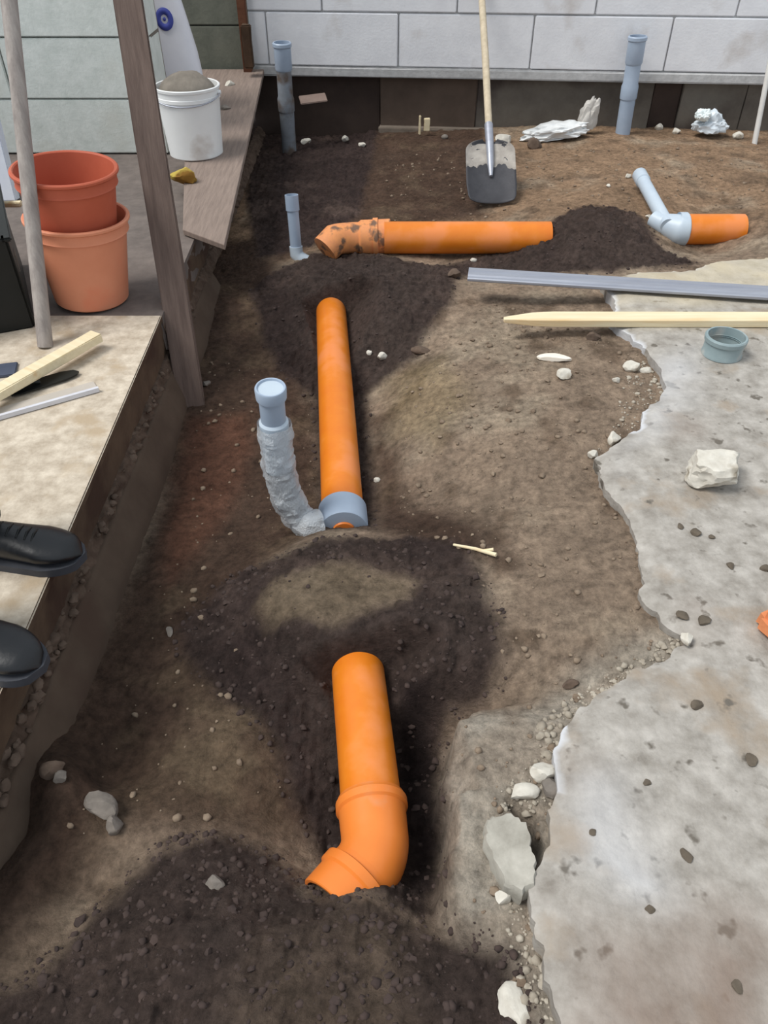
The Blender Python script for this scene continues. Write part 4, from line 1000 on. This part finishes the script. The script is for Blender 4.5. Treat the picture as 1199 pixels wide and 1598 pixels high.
# ================================================================== PERSON'S FEET
def shoe(parent, toe, ang):
    """low black shoe, toe at the given point, pointing along ang"""
    n, sg = 30, 28; Ls = .285; V = []; F = []; S2 = []; F2 = []
    def hw(t): # half width along the shoe, 0 toe .. 1 heel
        if t < .28: return .049*math.sqrt(max(0, 1-((.28-t)/.28)**2.2))*.98+.001
        if t < .62: return .048-(t-.28)/.34*.014
        return .034*(1 if t < .86 else math.sqrt(max(0.02, 1-((t-.86)/.15)**2)))
    def ht(t):
        if t < .12: return .036+.018*math.sqrt(t/.12)
        if t < .55: return .054+(t-.12)/.43*.034
        return .088-(.006 if t > .7 else 0)
    for i in range(n+1):
        t = i/n; w_ = hw(t); h_ = ht(t)*(.45+.55*min(1, math.sqrt(t/.06)) if t < .06 else 1)
        for k in range(sg):
            a_ = 2*math.pi*k/sg; c_, s_ = math.cos(a_), math.sin(a_)
            x_ = -Ls*t; y_ = w_*(abs(c_)**.75)*(1 if c_ > 0 else -1); z_ = .018+(h_-.018)*.5*(1+(abs(s_)**.85)*(1 if s_ > 0 else -1))
            if s_ > 0: y_ *= 1-.28*s_*s_
            V.append(Vector((x_, y_, z_)))
    for i in range(n):
        for k in range(sg): F.append((i*sg+k, i*sg+(k+1) % sg, (i+1)*sg+(k+1) % sg, (i+1)*sg+k))
    F.append(tuple(range(sg))); F.append(tuple(n*sg+k for k in range(sg)))
    R = Matrix.Rotation(ang, 3, 'Z'); tr = lambda vs: [R @ v + toe for v in vs]
    sh = mesh_obj('shoe', tr(V), F, SHOE, parent, sharp=70)
    m_ = 30; B = []
    for k in range(2*m_):
        t = (k/m_) if k < m_ else (2*m_-k)/m_; sgn = 1 if k < m_ else -1
        B.append((-Ls*t*1.01+.003, sgn*(hw(t)+.003)))
    for zz in (0, .018):
        for x_, y_ in B: S2.append(Vector((x_, y_, zz)))
    q_ = 2*m_
    for k in range(q_): F2.append((k, (k+1) % q_, q_+(k+1) % q_, q_+k))
    F2.append(tuple(range(q_-1, -1, -1))); F2.append(tuple(range(q_, 2*q_)))
    s_o = mesh_obj('sole', tr(S2), F2, SOLE, sh, sharp=40)
    for j in range(5):
        t = .30+.055*j; hh = ht(t)+.002
        pts = [Vector((-Ls*t+.004*math.sin(j), y_, hh-abs(y_)*.32)) for y_ in (-.018, -.009, 0, .009, .018)]
        tube('lace', tr(pts), .0022, BLACK, sh, 8)
    leg = [Vector((-.205, 0, .062)), Vector((-.205, 0, .10)), Vector((-.205, 0, .20)), Vector((-.195, 0, .34))]
    tube('trouser_leg', tr(leg), [.040, .058, .062, .070], DENIM, parent, 24)
pr = empty('person', (-.85, 1.0, PZ), 'person standing on the platform edge, only black laced shoes in view', 'person')
t1 = P(127, 858, PZ+.03); t2 = P(60, 1034, PZ+.03)
shoe(pr, Vector((t1.x, t1.y, PZ))-Vector(pr.location), math.radians(-3)); shoe(pr, Vector((t2.x, t2.y, PZ))-Vector(pr.location), math.radians(-20))

# ================================================================== THINGS ALONG THE BACK WALL
def crumple(name, loc, s, m, seed, label, cat, rot=(0, 0, 0)):
    V0, F0 = ICO[4]; r = np.random.RandomState(seed); V = V0.copy(); ph = r.uniform(0, 30, 3)
    f = 1+.42*(billow(V[:, 0]*1.6+ph[0], V[:, 1]*1.6+V[:, 2]*1.7+ph[1], 1.6, 4, seed)-.45)+.3*fbm(V[:, 2]*2+ph[2], V[:, 0]*1.4, 1.2, 3, seed)
    V = V*f[:, None]*np.array(s); V[:, 2] = np.maximum(V[:, 2], -s[2]*.4)
    o = mesh_obj(name, V, F0, m, sharp=25); o.location = loc; o.rotation_euler = rot; tag(o, label, cat); return o
q = P(870, 212, -.06); crumple('plastic_sheet', (q.x-.03, q.y-.02, q.z+.02), (.20, .08, .05), FILM, 11, 'crumpled whitish plastic film on the soil left of the leaning riser', 'plastic film', (0, -.12, .1))
q = P(918, 185, d=4.62); crumple('paper_bag', (q.x, q.y, q.z), (.055, .03, .115), mat('dull_white_paper', (182, 178, 172), (206, 202, 196), 9, rough=.8, bump=.2), 12, 'upright crumpled off-white paper piece against the dark plinth', 'paper', (0, .15, 0))
q = P(1105, 208, -.06); crumple('plastic_bag', (q.x, q.y, q.z+.04), (.095, .06, .07), mat('pale_blue_film', (196, 206, 214), (220, 228, 234), 9, rough=.35, bump=.2), 15, 'crumpled pale blue plastic bag right of the leaning riser', 'bag')
q = P(1097, 182, d=4.55); crumple('plastic_bag', (q.x, q.y, q.z), (.045, .03, .045), mat('pale_blue_film2', (214, 226, 228), (230, 238, 238), 9, rough=.35, bump=.2), 16, 'small bunched white plastic bag topping the pale blue bag', 'bag')
# pale pole at the right edge
a = P(1178, 226, -.08); b = P(1203, 95, d=a.y+.12); b2 = a+(b-a)*1.5
t = empty('thin_pole', a, 'thin pale pole standing against the back wall at the right edge', 'pole')
tube('shaft', [Vector((0, 0, -.02)), b2-a], [.014, .013], mat('pale_pole', (196, 194, 190), (214, 212, 208), 10, rough=.6, bump=.1), t, 16)
# yellow wooden pegs, scraps
q = P(655, 210, -.10)
o = beam('wooden_peg', Vector((q.x, q.y, -.10)), Vector((q.x, q.y, .0)), .012, .012, WOODN); tag(o, 'thin left one of the two yellowish pegs by the back footing', 'peg')
o = beam('wooden_peg', Vector((q.x+.04, q.y, -.08)), Vector((q.x+.04, q.y, -.015)), .034, .02, WOODN); tag(o, 'squat right one of the two yellowish pegs by the back footing', 'peg')
q = P(488, 157, d=4.70); o = bm_obj('tile_scrap', box_bm(.15, .09, .008, .003), mat('pinkish_tile', (122, 104, 96), (140, 122, 112), 9, rough=.8, bump=.2)); o.location = (q.x, 4.74, q.z); o.rotation_euler = (math.radians(14), math.radians(-4), .2)
tag(o, 'flat pinkish scrap wedged in the dark pit wall, back left', 'scrap')
for k, (x_, y_, s_, lab) in enumerate([(452, 238, .022, 'pale stone at the foot of the back left riser'), (478, 224, .032, 'pale chunk right of the back left riser foot'), (540, 222, .03, 'left pale chunk of the pair in the back pit'), (566, 228, .028, 'right pale chunk of the pair in the back pit'), (695, 216, .022, 'grey stone beside the pegs by the back wall'), (785, 222, .05, 'light rubble chunk right of the shovel'), (835, 230, .05, 'brown clod below the crumpled plastic film'), (1028, 202, .03, 'pale stone between the leaning riser and pale blue bag'), (1055, 208, .028, 'flat pale stone beside the pale blue bag'), (1150, 216, .034, 'pale rubble chunk left of the thin pole'), (980, 277, .018, 'white pebble at the open end of the slanting pipe'), (950, 292, .014, 'tan pebble left of the slanting pipe'), (1012, 340, .015, 'white pebble touching the pale blue reducer'), (738, 408, .016, 'white pebble at the left end of the straightedge'), (710, 432, .030, 'tan clod left of the straightedge end')]):
    m_ = ROCKB if k in (6, 14) else (ROCKG if k == 4 else ROCK)
    sock('stone', x_, y_, (s_, s_*.8, s_*.7), m_, 80+k, lab, k*.7)
bpy.context.view_layer.update()
